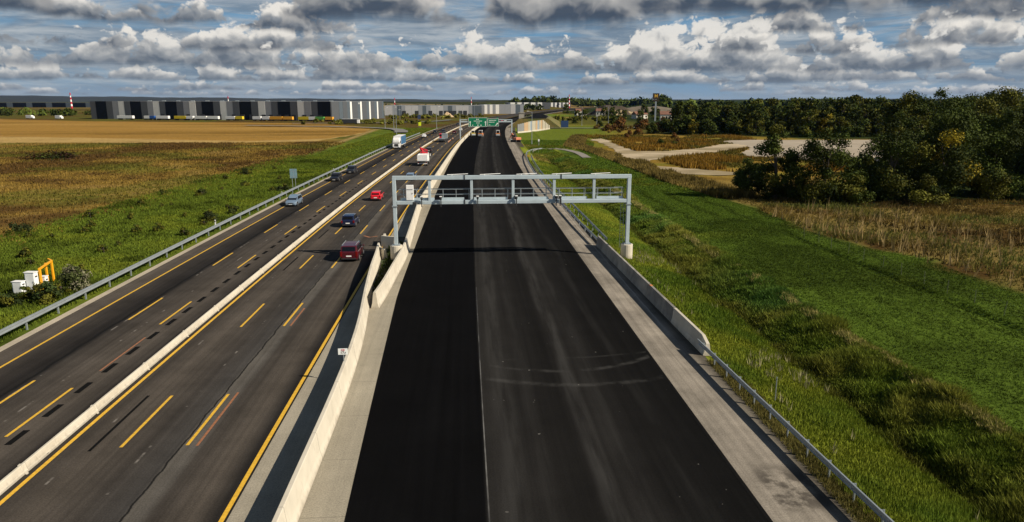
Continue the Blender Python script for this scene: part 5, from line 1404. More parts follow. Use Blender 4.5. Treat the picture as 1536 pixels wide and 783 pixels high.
# brown restaurant sign on a tall pole
M['brown'] = mat('dark_brown_sign_sheet', (0.035, 0.022, 0.012), 0.5)
M['gold'] = mat('golden_sign_letter', (0.62, 0.36, 0.03), 0.5)
r = empty('pylon_sign', (153, 562, -0.3), R(-6), 'tall brown pylon sign with a golden letter above the dark trees', 'pylon sign')
mb = MB(); mb.box((0, 0, 9.0), (1.2, 1.0, 18)); mb.build('pole', M['galv'], r)
mb = MB(); mb.box((0, 0, 19.2), (5.0, 1.1, 4.6)); p = mb.build('sign_box', M['brown'], r)
text('sign_letter', 'M', 3.4, M['gold'], p, (0, -0.56, 19.3), (R(90), 0, 0), 0.05)
mb = MB(); mb.box((0, 0, 15.9), (4.6, 1.1, 1.3)); mb.build('lower_sign_box', M['brown'], r)
# houses, parked vehicles and heaps right of the far road
M['tile'] = mat('brown_roof_tiles', (0.17, 0.08, 0.05), 0.8, 0.2, 1)
M['plaster'] = mat('pale_plaster', (0.58, 0.55, 0.48), 0.85, 0.08, .5)
def house(label, x, y, w, d, h, rz):
    r = empty('house', (x, y, hz(x, y)), rz, label, 'house')
    mb = MB(); mb.box((0, 0, h / 2), (w, d, h)); mb.build('wall', M['plaster'], r)
    mb = MB(); e = 0.4; rg = h + d * 0.33
    mb.loft([[(x_, -d / 2 - e, h), (x_, 0, rg), (x_, d / 2 + e, h), (x_, 0, h - 0.02)] for x_ in (-w / 2 - e, w / 2 + e)]); mb.build('roof', M['tile'], r)
    for k in (-0.3, 0.05, 0.35):
        mb = MB(); mb.box((w * k, -d / 2 - 0.02, h * 0.55), (w * 0.13, 0.08, h * 0.36)); mb.build('window', M['glass'], r)
    mb = MB(); mb.box((w * 0.2, 0.5, rg), (0.7, 0.7, 1.6)); mb.build('chimney', M['tile'], r)
house('small pale house with brown roof left of the soil heap', 126, 760, 11, 8, 5.0, R(10))
house('white gabled house among the trees left of the soil heap', 142, 730, 9, 8, 5.5, R(-15))
house('pale low house behind the dark bushes near the pylon sign', 160, 640, 12, 8, 4.0, R(20))
house('white house at the foot of the pylon sign', 168, 585, 9, 8, 5.0, R(-10))
M['heap'] = mat('bare_brown_soil', (0.045, 0.032, 0.020), 0.95, 0.35, 0.08, 0.6, 0.4, 0.6, alt=(0.30, 0.23, 0.13), altf=(0.56, 0.62))
def mound(name, label, cx_, cy_, rx, ry, h, m, seed):
    n, k = 40, 14; v = []; f = []
    for j in range(k + 1):
        t = j / k
        for i in range(n):
            a = 2 * PI * i / n; rr2 = (1 - t) * (1 + 0.22 * math.sin(3 * a + seed) + 0.1 * math.sin(7 * a + 2 * seed))
            x, y = rx * rr2 * math.cos(a), ry * rr2 * math.sin(a)
            q = float(fbm(np.array([x + seed * 40]), np.array([y]), rx * 0.7, 4, 7)[0])
            z = h * (1 - (1 - t) ** 1.3) * (0.78 + 0.75 * q + 0.22 * math.sin(x * 2.2 / rx + seed))
            v.append((x, y, z - 0.5))
    for j in range(k):
        for i in range(n): f.append((j * n + i, j * n + (i + 1) % n, (j + 1) * n + (i + 1) % n, (j + 1) * n + i))
    o = np_mesh(name, v, f, m, smooth=True); o.location = (cx_, cy_, hz(cx_, cy_)); tag(o, label, 'soil heap'); return o
mound('soil_heap', 'large dark brown soil heap with a pale bare patch behind the bushes', 166, 800, 27, 22, 15, M['heap'], 1.3)
mound('soil_heap', 'long flat grey brown spoil bank right of the large soil heap', 240, 920, 60, 30, 10, mat('grey_brown_spoil', (0.13, 0.105, 0.075), 0.95, 0.25, 0.1), 4.1)
mound('soil_heap', 'small pale earth pile in front of the pale warehouse', -14, 720, 9, 5, 4.2, mat('pale_earth', (0.42, 0.30, 0.18), 0.95, 0.2, .3), 2.2)
# distant hills
def ridge(name, pts, depth, m):
    mb = MB(); rg = [[(x, y, -3) for x, y, z in pts], [(x, y + depth * 0.35, z * 0.75) for x, y, z in pts], [(x, y + depth * 0.6, z) for x, y, z in pts], [(x, y + depth, -3) for x, y, z in pts]]
    mb.loft(rg, 0, closed=False, caps=False); o = mb.build(name, m, smooth=True); o['kind'] = 'structure'; return o
M['hill'] = mat('wooded_hill', (0.010, 0.017, 0.020), 0.95, 0.35, 0.004, alt=(0.017, 0.024, 0.022), stretch=(1, 1, 6))  # slight blue of distance haze mixed into the wood colour
def jag(x, z): return z + 1.6 * math.sin(x * 0.011) + 1.0 * math.sin(x * 0.037 + 1)
ridge('wooded_hill', [(x, 4300 + 0.02 * x, jag(x, np.interp(x, [-6000, -3800, -2900, -1800, -900, -300, 200], [58, 52, 44, 33, 24, 21, 17]))) for x in range(-6000, 201, 60)], 900, M['hill'])
ridge('far_hill', [(x, 5200, jag(x, np.interp(x, [-500, 300, 1200, 2600, 5000], [16, 17, 19, 22, 30]))) for x in range(-500, 5001, 60)], 900, M['hill'])

# ------------------------------------------------------------------ trees and shrubs
M['leaf'] = attr_mat('leaves', 0.8, 0.10, 0.5, 0.15, trans=0.12)
def leaf_cloud(rg, centres, radii, n, size, base, alt, altp, flat=0.8, var=0.45):
    """leaf quads in clumps; returns verts, faces, colours"""
    k = len(centres); w = radii ** 2; w = w / w.sum(); ci = rg.choice(k, n, p=w)
    d = rg.normal(size=(n, 3)); d /= np.linalg.norm(d, axis=1)[:, None]
    rr = radii[ci] * (0.30 + 0.95 * rg.random(n) ** 0.75)
    p = centres[ci] + d * rr[:, None] * np.array([1, 1, flat])
    nn = d + rg.normal(size=(n, 3)) * 0.5; nn /= np.linalg.norm(nn, axis=1)[:, None]
    a = np.cross(nn, rg.normal(size=(n, 3))); a /= np.linalg.norm(a, axis=1)[:, None]; b = np.cross(nn, a)
    s = size * (0.6 + 0.8 * rg.random(n))[:, None]
    v = np.stack([p - a * s, p + b * s * 0.62, p + a * s, p - b * s * 0.62], 1).reshape(-1, 3)
    f = np.arange(n * 4).reshape(n, 4)
    cl = (1 - var + 2 * var * rg.random(k))[ci] * (0.75 + 0.5 * rg.random(n))
    isalt = (rg.random(k) < altp)[ci]
    c = np.where(isalt[:, None], np.array(alt), np.array(base)) * cl[:, None]
    return v, f, np.repeat(c, 4, axis=0)

def make_tree(name, label, cat, group, seed, h, w, nleaf, size, base, alt, altp, low=0.12, clumps=26, shape='round', sparse=0.0):
    rg = np.random.default_rng(seed)
    r = empty(name, (0, 0, 0), 0, label, cat, group)
    # trunk with limbs
    mb = MB(); tr = h * 0.022 + 0.05; top = h * 0.62
    bend_ = rg.normal(size=2) * 0.03 * h
    pts = [(bend_[0] * t * t, bend_[1] * t * t, top * t - 0.2) for t in (0, 0.33, 0.66, 1.0)]
    for i in range(3): mb.tube(pts[i], pts[i + 1], tr * (1 - 0.25 * i), 7, r1=tr * (1 - 0.25 * (i + 1)))
    cs, rs = [], []
    for i in range(clumps):
        z = h * (low + (0.97 - low) * rg.random() ** 0.85)
        t = (z / h - low) / (1 - low)
        prof = {'round': math.sin(PI * min(1, 0.16 + 0.80 * t)) ** 0.7, 'bush': (1 - t) ** 0.45, 'tall': math.sin(PI * min(1, 0.25 + 0.7 * t)) ** 0.5}[shape]
        a = rg.random() * 2 * PI; q = (rg.random() ** 0.5) * prof * w / 2 * 0.85
        cs.append((q * math.cos(a), q * math.sin(a), z)); rs.append(w * (0.125 + 0.115 * rg.random()) * (1 - 0.35 * t))
    for i in range(min(9, clumps)):
        c = cs[i]; t0 = 0.25 + 0.6 * rg.random(); p0 = (bend_[0] * t0 * t0, bend_[1] * t0 * t0, top * t0)
        if c[2] > p0[2] - 0.5: mb.tube(p0, c, tr * 0.42, 5, r1=tr * 0.12)
    mb.build('trunk', M['bark'], r)
    cs = np.array(cs); rs = np.array(rs)
    v, f, c = leaf_cloud(rg, cs, rs, nleaf, size, base, alt, altp)
    np_mesh('crown', v, f, M['leaf'], parent=r, col=c)
    return r
DG = (0.040, 0.054, 0.009); OG = (0.088, 0.088, 0.012); YG = (0.20, 0.155, 0.013); MG = (0.058, 0.080, 0.012); RB = (0.12, 0.055, 0.016)
# the copse of the near right
near = [
    ('tree', 'dark bushy tree with a low rounded crown, leftmost of the near copse', 50.8, 122.5, 6.4, 6.6, 7140, .17, 'bush', 0.02, 22, DG, OG, .1),
    ('tree', 'tall dark tree with gaps in its crown, second from left in the near copse', 53.4, 117.0, 12.2, 7.6, 10500, .18, 'round', 0.03, 26, DG, OG, .15),
    ('tree', 'dark green tree with a broad domed crown, third from left in the near copse', 59.8, 112.8, 11.6, 10.4, 14500, .18, 'round', 0.03, 34, DG, OG, .25),
    ('tree', 'dark spreading tree right of the gap where the gravel lot shows through', 71.8, 113.8, 12.8, 11.5, 11900, .18, 'round', 0.05, 30, DG, OG, .15),
    ('tree', 'big dark tree with yellowing leaves on top in the middle of the near copse', 81.5, 114.5, 14.6, 12.0, 15300, .19, 'round', 0.05, 34, DG, YG, .16),
    ('tree', 'tall dense dark tree near the right picture edge in the near copse', 93.0, 117.5, 14.8, 12.0, 14450, .19, 'round', 0.04, 34, DG, MG, .3),
    ('tree', 'dense dark tree at the right end of the near copse', 103.0, 114.0, 13.5, 12.0, 10200, .22, 'round', 0.04, 30, DG, MG, .2),
    ('shrub', 'olive green shrub at the foot of the domed tree in the near copse', 62.8, 109.2, 4.6, 6.5, 5440, .16, 'bush', 0.02, 18, OG, MG, .3),
    ('shrub', 'rounded olive shrub below the yellowing tree in the near copse', 75.3, 109.6, 4.4, 7.0, 5440, .16, 'bush', 0.02, 18, OG, DG, .4),
    ('shrub', 'dark shrub filling the foot of the second tree in the near copse', 56.0, 114.0, 4.6, 6.6, 5100, .16, 'bush', 0.02, 16, DG, OG, .3),
    ('shrub', 'leafy olive shrub below the tall tree near the right picture edge', 87.5, 111.5, 5.2, 8.0, 5780, .17, 'bush', 0.02, 18, OG, DG, .4),
    ('shrub', 'leafy dark shrub in front of the rightmost tree of the near copse', 98.5, 109.5, 5.0, 8.0, 5780, .17, 'bush', 0.02, 18, DG, OG, .4)]
for i, (kd, lb, x, y, h, w, nl, sz, sh, low, cl, b, a_, ap) in enumerate(near):
    t = make_tree('broadleaf_tree' if kd == 'tree' else 'shrub', lb, kd, 'trees and shrubs of the near copse', 100 + i, h, w, nl, sz, b, a_, ap, low, cl, sh)
    t.location = (x, y, hz(x, y) - 0.1); t.rotation_euler = (0, 0, rnd.uniform(0, 6))
# second row behind the copse
pr2 = [make_tree('broadleaf_tree', ('dark green', 'deep green mixed', 'olive')[i] + ' tall broadleaf tree standing directly behind the near copse', 'tree', 'tall trees behind the near copse', 130 + i, 17.5, 12.5, 9000, .26, b, a_, ap, 0.06, 38, 'round') for i, (b, a_, ap) in enumerate(((DG, OG, .2), (DG, MG, .35), (OG, DG, .5)))]
used = [False] * 3
spots2 = [(97, 152, .88), (107, 150, 1.0), (117, 156, 1.05), (126, 149, 1.12), (136, 157, 1.15), (147, 150, 1.1), (110, 166, 1.08), (122, 170, 1.12), (134, 172, 1.2), (146, 168, 1.2), (158, 165, 1.15), (118, 184, 1.15), (131, 188, 1.2), (145, 186, 1.25), (160, 184, 1.2), (174, 180, 1.2), (150, 205, 1.2), (166, 204, 1.2), (182, 202, 1.2), (112, 128, .82), (122, 126, .9), (133, 130, 1.0)]
def put(protos, used, k, x, y, s, rz, jz=1.0):
    z = hz(x, y) - 0.1
    if not used[k]:
        protos[k].location = (x, y, z); protos[k].rotation_euler = (0, 0, rz); protos[k].scale = (s, s, s * jz); used[k] = True
    else: dup(protos[k], (x, y, z), rz, sc=(s, s, s * jz))
for i, (x, y, s) in enumerate(spots2): put(pr2, used, i % 3, x, y, s * 0.91, rnd.uniform(0, 6))
# the wood
pr3 = [make_tree('woodland_tree', ('dark green', 'deep green mixed', 'mid green', 'olive green')[i] + ' broadleaf tree in the dense wood beyond the gravel lot', 'tree', 'trees of the wood beyond the gravel lot', 150 + i, 14.5, 12.0, 2600, .52, b, a_, ap, 0.03, 30, 'round') for i, (b, a_, ap) in enumerate(((DG, OG, .2), (DG, MG, .4), (MG, OG, .3), (OG, DG, .4)))]
used3 = [False] * 4
cnt = 0
for row in range(8):
    yy = 318 + 13 * row
    x = 96 + 6 * (row % 2)
    while x < 330 + 6 * row:
        y = yy + rnd.uniform(-4, 4) + np.interp(x, [95, 130, 155, 330], [32, 26, 0, -14])
        k = rnd.choice((0, 0, 1, 1, 2, 3)) if row else rnd.choice((0, 1, 1, 2, 3))
        s = rnd.uniform(0.78, 1.12) * np.interp(x, [96, 150, 330], [0.98, 1.0, 1.15])
        if row == 0 and rnd.random() < .35: s *= 0.62
        if x < 0.305 * y: x += 6; continue
        put(pr3, used3, k, x, y, s, rnd.uniform(0, 6), rnd.uniform(0.85, 1.12)); cnt += 1
        x += rnd.uniform(8.5, 12.5)
# yellowing trees inside the wood's edge
yt = make_tree('woodland_tree', 'yellow green tree standing out at the edge of the dark wood', 'tree', 'yellowing trees at the edge of the wood', 171, 10, 9, 2400, .42, YG, OG, .45, 0.04, 24, 'round')
for i, (x, y, s) in enumerate(((166, 318, 1.0), (112, 342, .72))):
    if i == 0: yt.location = (x, y, hz(x, y))
    else: dup(yt, (x, y, hz(x, y)), 2.0, sc=s)
# shrubs and trees of the country right of the far road
sb = [make_tree('shrub', 'russet and olive shrub between the sandy path and the far wood', 'shrub', 'autumn shrubs beyond the sandy path', 180, 5.5, 8, 1500, .36, OCHRE * 0.6, RB, .4, 0.02, 18, 'bush'),
      make_tree('shrub', 'dark green shrub in the scrub between the sandy path and the pylon sign', 'shrub', 'dark shrubs beyond the sandy path', 181, 5.5, 8, 1500, .36, DG, OG, .4, 0.02, 18, 'bush'),
      make_tree('broadleaf_tree', 'dark tree in the scattered belt left of the wood', 'tree', 'scattered dark trees left of the wood', 182, 11, 10, 1500, .5, DG, OG, .25, 0.03, 22, 'round')]
us = [False] * 3
for k, x, y, s in ((0, 88, 400, 1.3), (0, 94, 420, 1.2), (0, 104, 412, 1.0), (0, 80, 388, 0.8), (0, 112, 432, 1.1), (0, 120, 425, 1.2), (0, 70, 300, .5), (0, 78, 330, .6), (0, 86, 345, .7), (0, 92, 305, .55), (0, 84, 275, .4),
                   (1, 100, 370, .9), (1, 109, 380, 1.0), (1, 93, 352, .7), (1, 114, 395, 1.1), (1, 104, 345, .6), (1, 119, 408, 1.0), (1, 74, 262, .45), (1, 78, 258, .4), (1, 99, 460, .8), (1, 88, 455, .8), (1, 109, 515, 1.0), (1, 83, 520, .9), (1, 118, 470, .9), (1, 140, 440, 1.1),
                   (2, 120, 690, .8), (2, 132, 660, .9), (2, 142, 670, .85), (2, 152, 690, .8), (2, 112, 655, .8), (2, 104, 640, .7), (2, 127, 602, .7), (2, 139, 610, .75), (2, 150, 600, .8), (2, 163, 640, 1.0), (2, 176, 650, 1.0), (2, 170, 615, .9), (2, 186, 600, 1.0), (2, 172, 540, 1.0),
                   (2, 184, 520, 1.1), (2, 156, 480, .9), (2, 168, 470, 1.0), (2, 150, 445, .8), (2, 180, 450, 1.0), (2, 132, 905, 1.2), (2, 228, 1180, 1.5), (2, 196, 560, 1.1), (2, 205, 600, 1.2)):
    put(sb, us, k, x, y, s, rnd.uniform(0, 6), rnd.uniform(.85, 1.15))
us2 = [True, True, True]
for i in range(20):
    x = 74 + 3.6 * i + rnd.uniform(-1, 1); y = 124 + (i % 3) * 7 + rnd.uniform(-2, 2)
    dup(sb[1], (x, y, hz(x, y)), rnd.uniform(0, 6), 'dark understorey shrub in the shade behind the near copse', 'understorey shrubs behind the near copse', rnd.uniform(.8, 1.2))
# shrubs on the left verge
lv = make_tree('shrub', 'leafy green shrub with pale flower heads right of the yellow guard frame', 'shrub', 'shrubs on the left verge', 190, 2.1, 3.4, 2600, .10, (0.05, 0.062, 0.02), (0.20, 0.19, 0.12), .18, 0.02, 20, 'bush'); lv.location = (-34.5, 63.2, -0.6)
for x, y, h, w, lb, b in ((-35.0, 59.6, 1.5, 3.4, 'low dark green shrub in front of the white cabinets', (0.03, 0.045, 0.012)), (-36.2, 61.2, 1.2, 1.6, 'small bright yellow green shrub at the foot of the yellow guard frame', (0.16, 0.15, 0.02)), (-35.6, 101.5, 1.6, 2.8, 'dark shrub on the left verge near the marker post', (0.03, 0.04, 0.012)),
                       (-34.2, 107.5, 1.1, 2.2, 'small dark shrub on the left verge beside the guardrail', (0.035, 0.045, 0.012)), (-37.5, 58.6, 1.0, 2.6, 'dark low shrub left of the cabinets at the verge', (0.03, 0.045, 0.012)), (-49.3, 165, 1.6, 3.0, 'dark shrub on the green verge where the brown meadow begins', (0.03, 0.04, 0.012)), (-33.5, 134.5, 1.4, 3.0, 'dark shrub at the foot of the twin post sign', (0.032, 0.042, 0.012)),
                       (-57.0, 93.0, 1.3, 3.4, 'dark weed clump at the left edge where green verge meets meadow', (0.03, 0.04, 0.012)), (-46.0, 128.0, 1.2, 2.6, 'dark weed clump in the middle of the left verge', (0.035, 0.045, 0.012)), (-43.0, 143.0, 1.0, 2.4, 'dark weed clump on the left verge behind the black cars', (0.035, 0.045, 0.012))):
    t = make_tree('shrub', lb, 'shrub', 'shrubs on the left verge', int(abs(x * 13 + y)), h, w, 1100, .12, b, OG, .25, 0.02, 12, 'bush'); t.location = (x, y, hz(x, y) - 0.05)
wc = make_tree('weed_clump', 'small dark weed clump scattered on the green left verge', 'weeds', 'weed clumps on the left verge', 215, 0.9, 1.5, 420, .10, (0.040, 0.052, 0.010), OG, .3, 0.02, 8, 'bush')
wc.location = (-40, 80, hz(-40, 80) - 0.05)
for i in range(46):
    y = 58 + 120 * rnd.random() ** 1.2; x = rnd.uniform(float(np.interp(y, BND_Y, BND_X)) + 1, -34.0)
    dup(wc, (x, y, hz(x, y) - 0.08), rnd.uniform(0, 6), sc=rnd.uniform(.5, 1.25))
t = make_tree('shrub', 'wide dark brown bramble patch in the tan meadow on the left', 'shrub', None, 201, 1.6, 9, 1500, .22, (0.035, 0.018, 0.01), DG, .2, 0.02, 20, 'bush'); t.location = (-116, 213, -0.6); t.scale = (1.9, 1, 1)

# ------------------------------------------------------------------ far masses
def mass(name, x0, x1, y0, y1, n, size, h, base, seed, zf=None):
    rg = np.random.default_rng(seed)
    k = max(8, n // 45)
    X = x0 + (x1 - x0) * rg.random(k); Y = y0 + (y1 - y0) * rg.random(k)
    Z = (height(X, Y) if zf is None else zf(X, Y)) + h * (0.25 + 0.35 * rg.random(k)); rad = h * (0.35 + 0.4 * rg.random(k))
    v, f, c = leaf_cloud(rg, np.stack([X, Y, Z], 1), rad, n, size, base, np.array(base) * 1.8, 0.25, 0.8)
    o = np_mesh(name, v, f, M['leaf'], col=c); o['kind'] = 'stuff'; return o
mass('far_tree_line', -900, -340, 770, 900, 5000, 1.6, 7, DG, 1)
mass('far_tree_line', -420, 140, 1180, 1300, 5000, 2.2, 9, DG, 2)
mass('far_tree_line', 120, 520, 1650, 1900, 5000, 3.5, 17, DG, 3)
mass('far_tree_line', 280, 900, 900, 1150, 6000, 3.0, 13, DG, 4)
mass('far_tree_line', 330, 700, 300, 480, 6000, 1.6, 15, DG, 5)
mass('scrub_belt', 58, 130, 560, 640, 1800, 0.9, 3.0, OG, 6)
mass('scrub_belt', -110, -24, 500, 560, 1600, 0.8, 2.6, OG, 7)
mass('scrub_belt', -70, 20, 640, 760, 2200, 0.9, 3.0, OG, 8)
mass('scrub_belt', 75, 130, 360, 440, 2600, 0.5, 2.2, OCHRE * 0.55, 9)
ridge('grassy_rise', [(x, 1150, 7.0 + 3.2 * math.sin((x + 420) / 460 * PI)) for x in range(-420, 61, 30)], 260, mat('dry_hill_grass', (0.16, 0.12, 0.05), 0.95, 0.3, 0.02))

# ------------------------------------------------------------------ grass, weeds and reeds
M['blade'] = attr_mat('grass_blades', 0.9, 0.04, 0.4, 0.12, trans=0.18)
def tufts(name, x, y, hgt, wid, col, nb=4, lean=0.45, seed=1, zoff=-0.05, cv=0.3):
    rg = np.random.default_rng(seed); n = len(x)
    z = height(x, y) + zoff
    P = np.stack([x, y, z], 1)
    V = []; Cc = []
    for b in range(nb):
        a = rg.random(n) * 2 * PI; h = hgt * (0.6 + 0.6 * rg.random(n)); w = wid * (0.7 + 0.6 * rg.random(n))
        o = np.stack([(rg.random(n) - .5) * wid * 2.2, (rg.random(n) - .5) * wid * 2.2, np.zeros(n)], 1)
        s = np.stack([np.cos(a), np.sin(a), np.zeros(n)], 1) * (w / 2)[:, None]
        la = rg.random(n) * 2 * PI; l = lean * h * rg.random(n)
        t = np.stack([np.cos(la) * l, np.sin(la) * l, h], 1)
        V.append(np.stack([P + o - s, P + o + s, P + o + t], 1)); c = col * (1 - cv + 2 * cv * rg.random(n))[:, None]
        Cc.append(np.repeat(c[:, None, :], 3, 1))
    V = np.concatenate(V).reshape(-1, 3); Cc = np.concatenate(Cc).reshape(-1, 3)
    o = np_mesh(name, V, np.arange(len(V)).reshape(-1, 3), M['blade'], col=Cc); o['kind'] = 'stuff'; return o
def scatter(n, u0, u1, y0, y1, fn, seed, pw=1.6):
    rg = np.random.default_rng(seed)
    t = rg.random(n) ** pw; y = y0 + (y1 - y0) * t; u = u0 + (u1 - u0) * rg.random(n)
    return u + fn(y), y, u
def colmix(a, b, f): return np.asarray(a)[None] * (1 - f[:, None]) + np.asarray(b)[None] * f[:, None]
# bank grass right of the guardrail
x, y, u = scatter(52000, 15.75, 22.2, 20, 190, offR, 1)
f = np.clip(fbm(x, y, 5.0, 3, 41) * 1.4 + 0.4, 0, 1)
tufts('bank_grass', x, y, 0.20 + 0.22 * f + 0.001 * y, 0.06 + 0.0008 * y, colmix(G_BANK * 1.15, G_BANK * np.array([.6, .8, .8]), f), seed=1)
# pale weed heads on the bank
x, y, u = scatter(900, 17.2, 22.2, 20, 80, offR, 2)
k = fbm(x, y, 4.0, 3, 77) > 0.12; x, y = x[k], y[k]
tufts('flowering_weeds', x, y, np.full(len(x), 0.65), np.full(len(x), 0.09), np.tile(np.array([[0.26, 0.24, 0.13]]), (len(x), 1)), seed=2)
# ditch tangle
x, y, u = scatter(80000, 22.0, 27.8, 20, 210, offR, 3)
f = np.clip(fbm(x, y, 3.5, 3, 43) * 1.5 + 0.45, 0, 1); f2 = np.clip(fbm(x, y, 9.0, 3, 45) * 2, 0, 1)
cc = colmix(G_VERGE * 1.35, np.array([0.175, 0.180, 0.030]), f); cc = cc * (1 - f2[:, None]) + f2[:, None] * np.array([0.085, 0.16, 0.03])
f5 = np.clip(fbm(x, y, 1.6, 2, 46) * 2, 0, 1)
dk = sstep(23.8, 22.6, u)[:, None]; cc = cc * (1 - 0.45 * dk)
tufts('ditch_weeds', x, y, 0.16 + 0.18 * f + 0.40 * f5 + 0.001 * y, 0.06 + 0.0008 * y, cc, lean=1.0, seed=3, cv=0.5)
x, y, u = scatter(5000, 26.4, 27.5, 24, 150, offR, 16, 1.5)
k = fbm(x, y, 8.0, 3, 78) > -0.1; x, y = x[k], y[k]
tufts('crest_grass', x, y, np.full(len(x), 0.34) + 0.001 * y, 0.06 + 0.0006 * y, np.tile(np.array([[0.30, 0.26, 0.09]]), (len(x), 1)), seed=16, cv=0.4, lean=0.8)
# field grass
x, y, u = scatter(95000, 26.2, 48.5, 24, 130, offR, 4, 1.3)
k = x < np.interp(y, [20, 57, 69, 76, 87, 105, 119, 145], [49, 49.1, 49, 46.5, 44.5, 45.5, 44.5, 42.5]); x, y = x[k], y[k]
n3 = fbm(x * 0.7, y, 13.0, 5, 51); n2 = fbm(x, y, 6.0, 4, 41); n1 = fbm(x, y, 26.0, 5, 31)
f = sstep(-0.05, 0.45, n3 + 0.3 * n2); g2 = sstep(0.15, 0.55, n1 + .25 * n2) * .8
f = np.maximum(f, 0.8 * sstep(0.2, 0.9, np.sin((x - 0.02 * y) * 1.5 + 2 * n2)))
cc = colmix(G_FIELD * 1.25, G_FIELD * 0.6, f); cc = cc * (1 - g2[:, None]) + g2[:, None] * (G_FIELD * np.array([2.3, 1.9, 1.9]))
tufts('field_grass', x, y, 0.13 + 0.12 * g2 + 0.0004 * y, 0.045 + 0.0006 * y, cc, seed=4, nb=3, lean=0.7, cv=0.6)
x, y, u = scatter(42000, 18, 46, 130, 300, offR, 14, 1.2)
k = (x < np.interp(y, [118, 145, 182, 232, 260, 300], [44.5, 42.5, 42.5, 42, 48, 56])) & ~((y > 205) & (y < 246) & (x > 31) & (x < 39)); x, y, u = x[k], y[k], u[k]
n1 = fbm(x, y, 26.0, 5, 31); n2 = fbm(x, y, 6.0, 4, 41)
f = sstep(-.1, .4, n2 + .5 * n1); g2 = sstep(.1, .5, n1 - .3 * n2) * sstep(30, 22, u)
cc = colmix(G_FIELD * 1.25, G_BANK * 0.62, f); cc = cc * (1 - g2[:, None]) + g2[:, None] * np.array([0.21, 0.175, 0.045])
tufts('field_grass', x, y, 0.22 + 0.15 * f, 0.16 + 0.0006 * y, cc, seed=14, nb=3, lean=0.7, cv=0.5)
x, y, u = scatter(26000, -50, -32.2, 215, 430, offL, 15, 1.2)
k = (x > np.interp(y, BND_Y, BND_X)) & ~((y > 365) & (x < -24 - (y - 365) * 0.3)); x, y = x[k], y[k]
n2 = fbm(x, y, 6.0, 4, 41); n1 = fbm(x, y, 26.0, 5, 31); f = sstep(-.1, .4, n2 + .5 * n1)
tufts('verge_grass', x, y, 0.28 + 0.15 * f, np.full(len(x), 0.34), colmix(G_VERGE * 1.2, G_BANK * 0.7, f), seed=15, nb=3, lean=0.7, cv=0.5)
# reeds
x, y, u = scatter(36000, 41, 112, 40, 150, lambda q: q * 0, 5, 1.0)
fe = np.interp(y, [20, 57, 69, 76, 87, 105, 119, 145, 160], [49, 49.1, 49, 46.5, 44.5, 45.5, 45.0, 43, 43])
k = (x > fe + 0.3 + 1.2 * fbm(x, y, 4, 3, 8)) & (y < np.interp(x, [40, 50, 60, 115], [150, 128, 112, 112])); x, y = x[k], y[k]
f = np.clip(fbm(x, y, 7.0, 4, 47) * 1.6 + 0.45, 0, 1); f2 = np.clip(fbm(x, y, 15.0, 3, 48) * 2.2, 0, 1)
cc = colmix(np.array([0.19, 0.132, 0.034]), np.array([0.062, 0.043, 0.013]), f); cc = cc * (1 - f2[:, None]) + f2[:, None] * np.array([0.12, 0.13, 0.03])
tufts('dry_reeds', x, y, 0.32 + 0.65 * np.clip(fbm(x, y, 5, 3, 49) + 0.4, 0, 1), np.full(len(x), 0.10), cc, lean=0.9, seed=5, cv=0.55)
rg_ = np.random.default_rng(61)
x = 45 + 20 * rg_.random(260); y = np.interp(x, [44, 47, 50, 65], [104, 84, 70, 66]) + rg_.normal(size=260) * 6 + (x > 50) * rg_.random(260) * 30
tufts('tall_pale_reeds', x, y, np.full(260, 2.0), np.full(260, 0.12), np.tile(np.array([[0.30, 0.22, 0.10]]), (260, 1)), nb=2, lean=0.5, seed=6)
# brown reed strip and ochre weeds along the field farther up
x, y, u = scatter(14000, -1, 6.5, 118, 330, lambda q: np.interp(q, [118, 145, 182, 232, 260, 330], [45, 42.5, 42.5, 42, 38, 52]), 7, 1.0)
f = np.clip(fbm(x, y, 7.0, 4, 47) * 1.6 + 0.45, 0, 1)
def onpath(x, y): return inpoly(x, y, [(55.5, 306), (62, 311), (58, 262), (57.5, 241), (57, 232), (66, 231), (82, 243), (97.5, 265), (115, 279), (121, 272), (105, 252), (88, 232), (77, 220), (64, 207), (56.5, 200), (48.9, 191), (46.5, 205), (49.7, 222), (53, 250)]) | inpoly(x, y, [(49.7, 179), (55, 171.5), (62.4, 164), (66, 158), (59, 154.8), (51, 158.4), (47, 168)]) | inpoly(x, y, [(104, 287), (122, 296), (150, 293), (174, 293), (190, 270), (150, 225), (114, 187), (100, 193), (85, 208), (90, 225), (100, 243), (106, 262)])
k = ~onpath(x, y); x, y, f = x[k], y[k], f[k]
tufts('dry_reeds', x, y, 0.5 + 0.9 * f, np.full(len(x), 0.22), colmix(np.array([0.23, 0.17, 0.05]), np.array([0.12, 0.09, 0.026]), f), seed=7, cv=0.5, nb=3)
x, y, u = scatter(26000, 55, 125, 150, 335, lambda q: q * 0, 8, 1.0)
k = ~onpath(x, y) & (fbm(x, y, 14, 3, 12) > -0.12); x, y = x[k], y[k]
f = np.clip(fbm(x, y, 12.0, 4, 57) * 1.8 + 0.5, 0, 1)
tufts('ochre_weeds', x, y, 0.6 + 0.9 * (1 - f), np.full(len(x), 0.28), colmix(np.array([0.195, 0.11, 0.018]), np.array([0.085, 0.078, 0.016]), f), seed=8, nb=3)
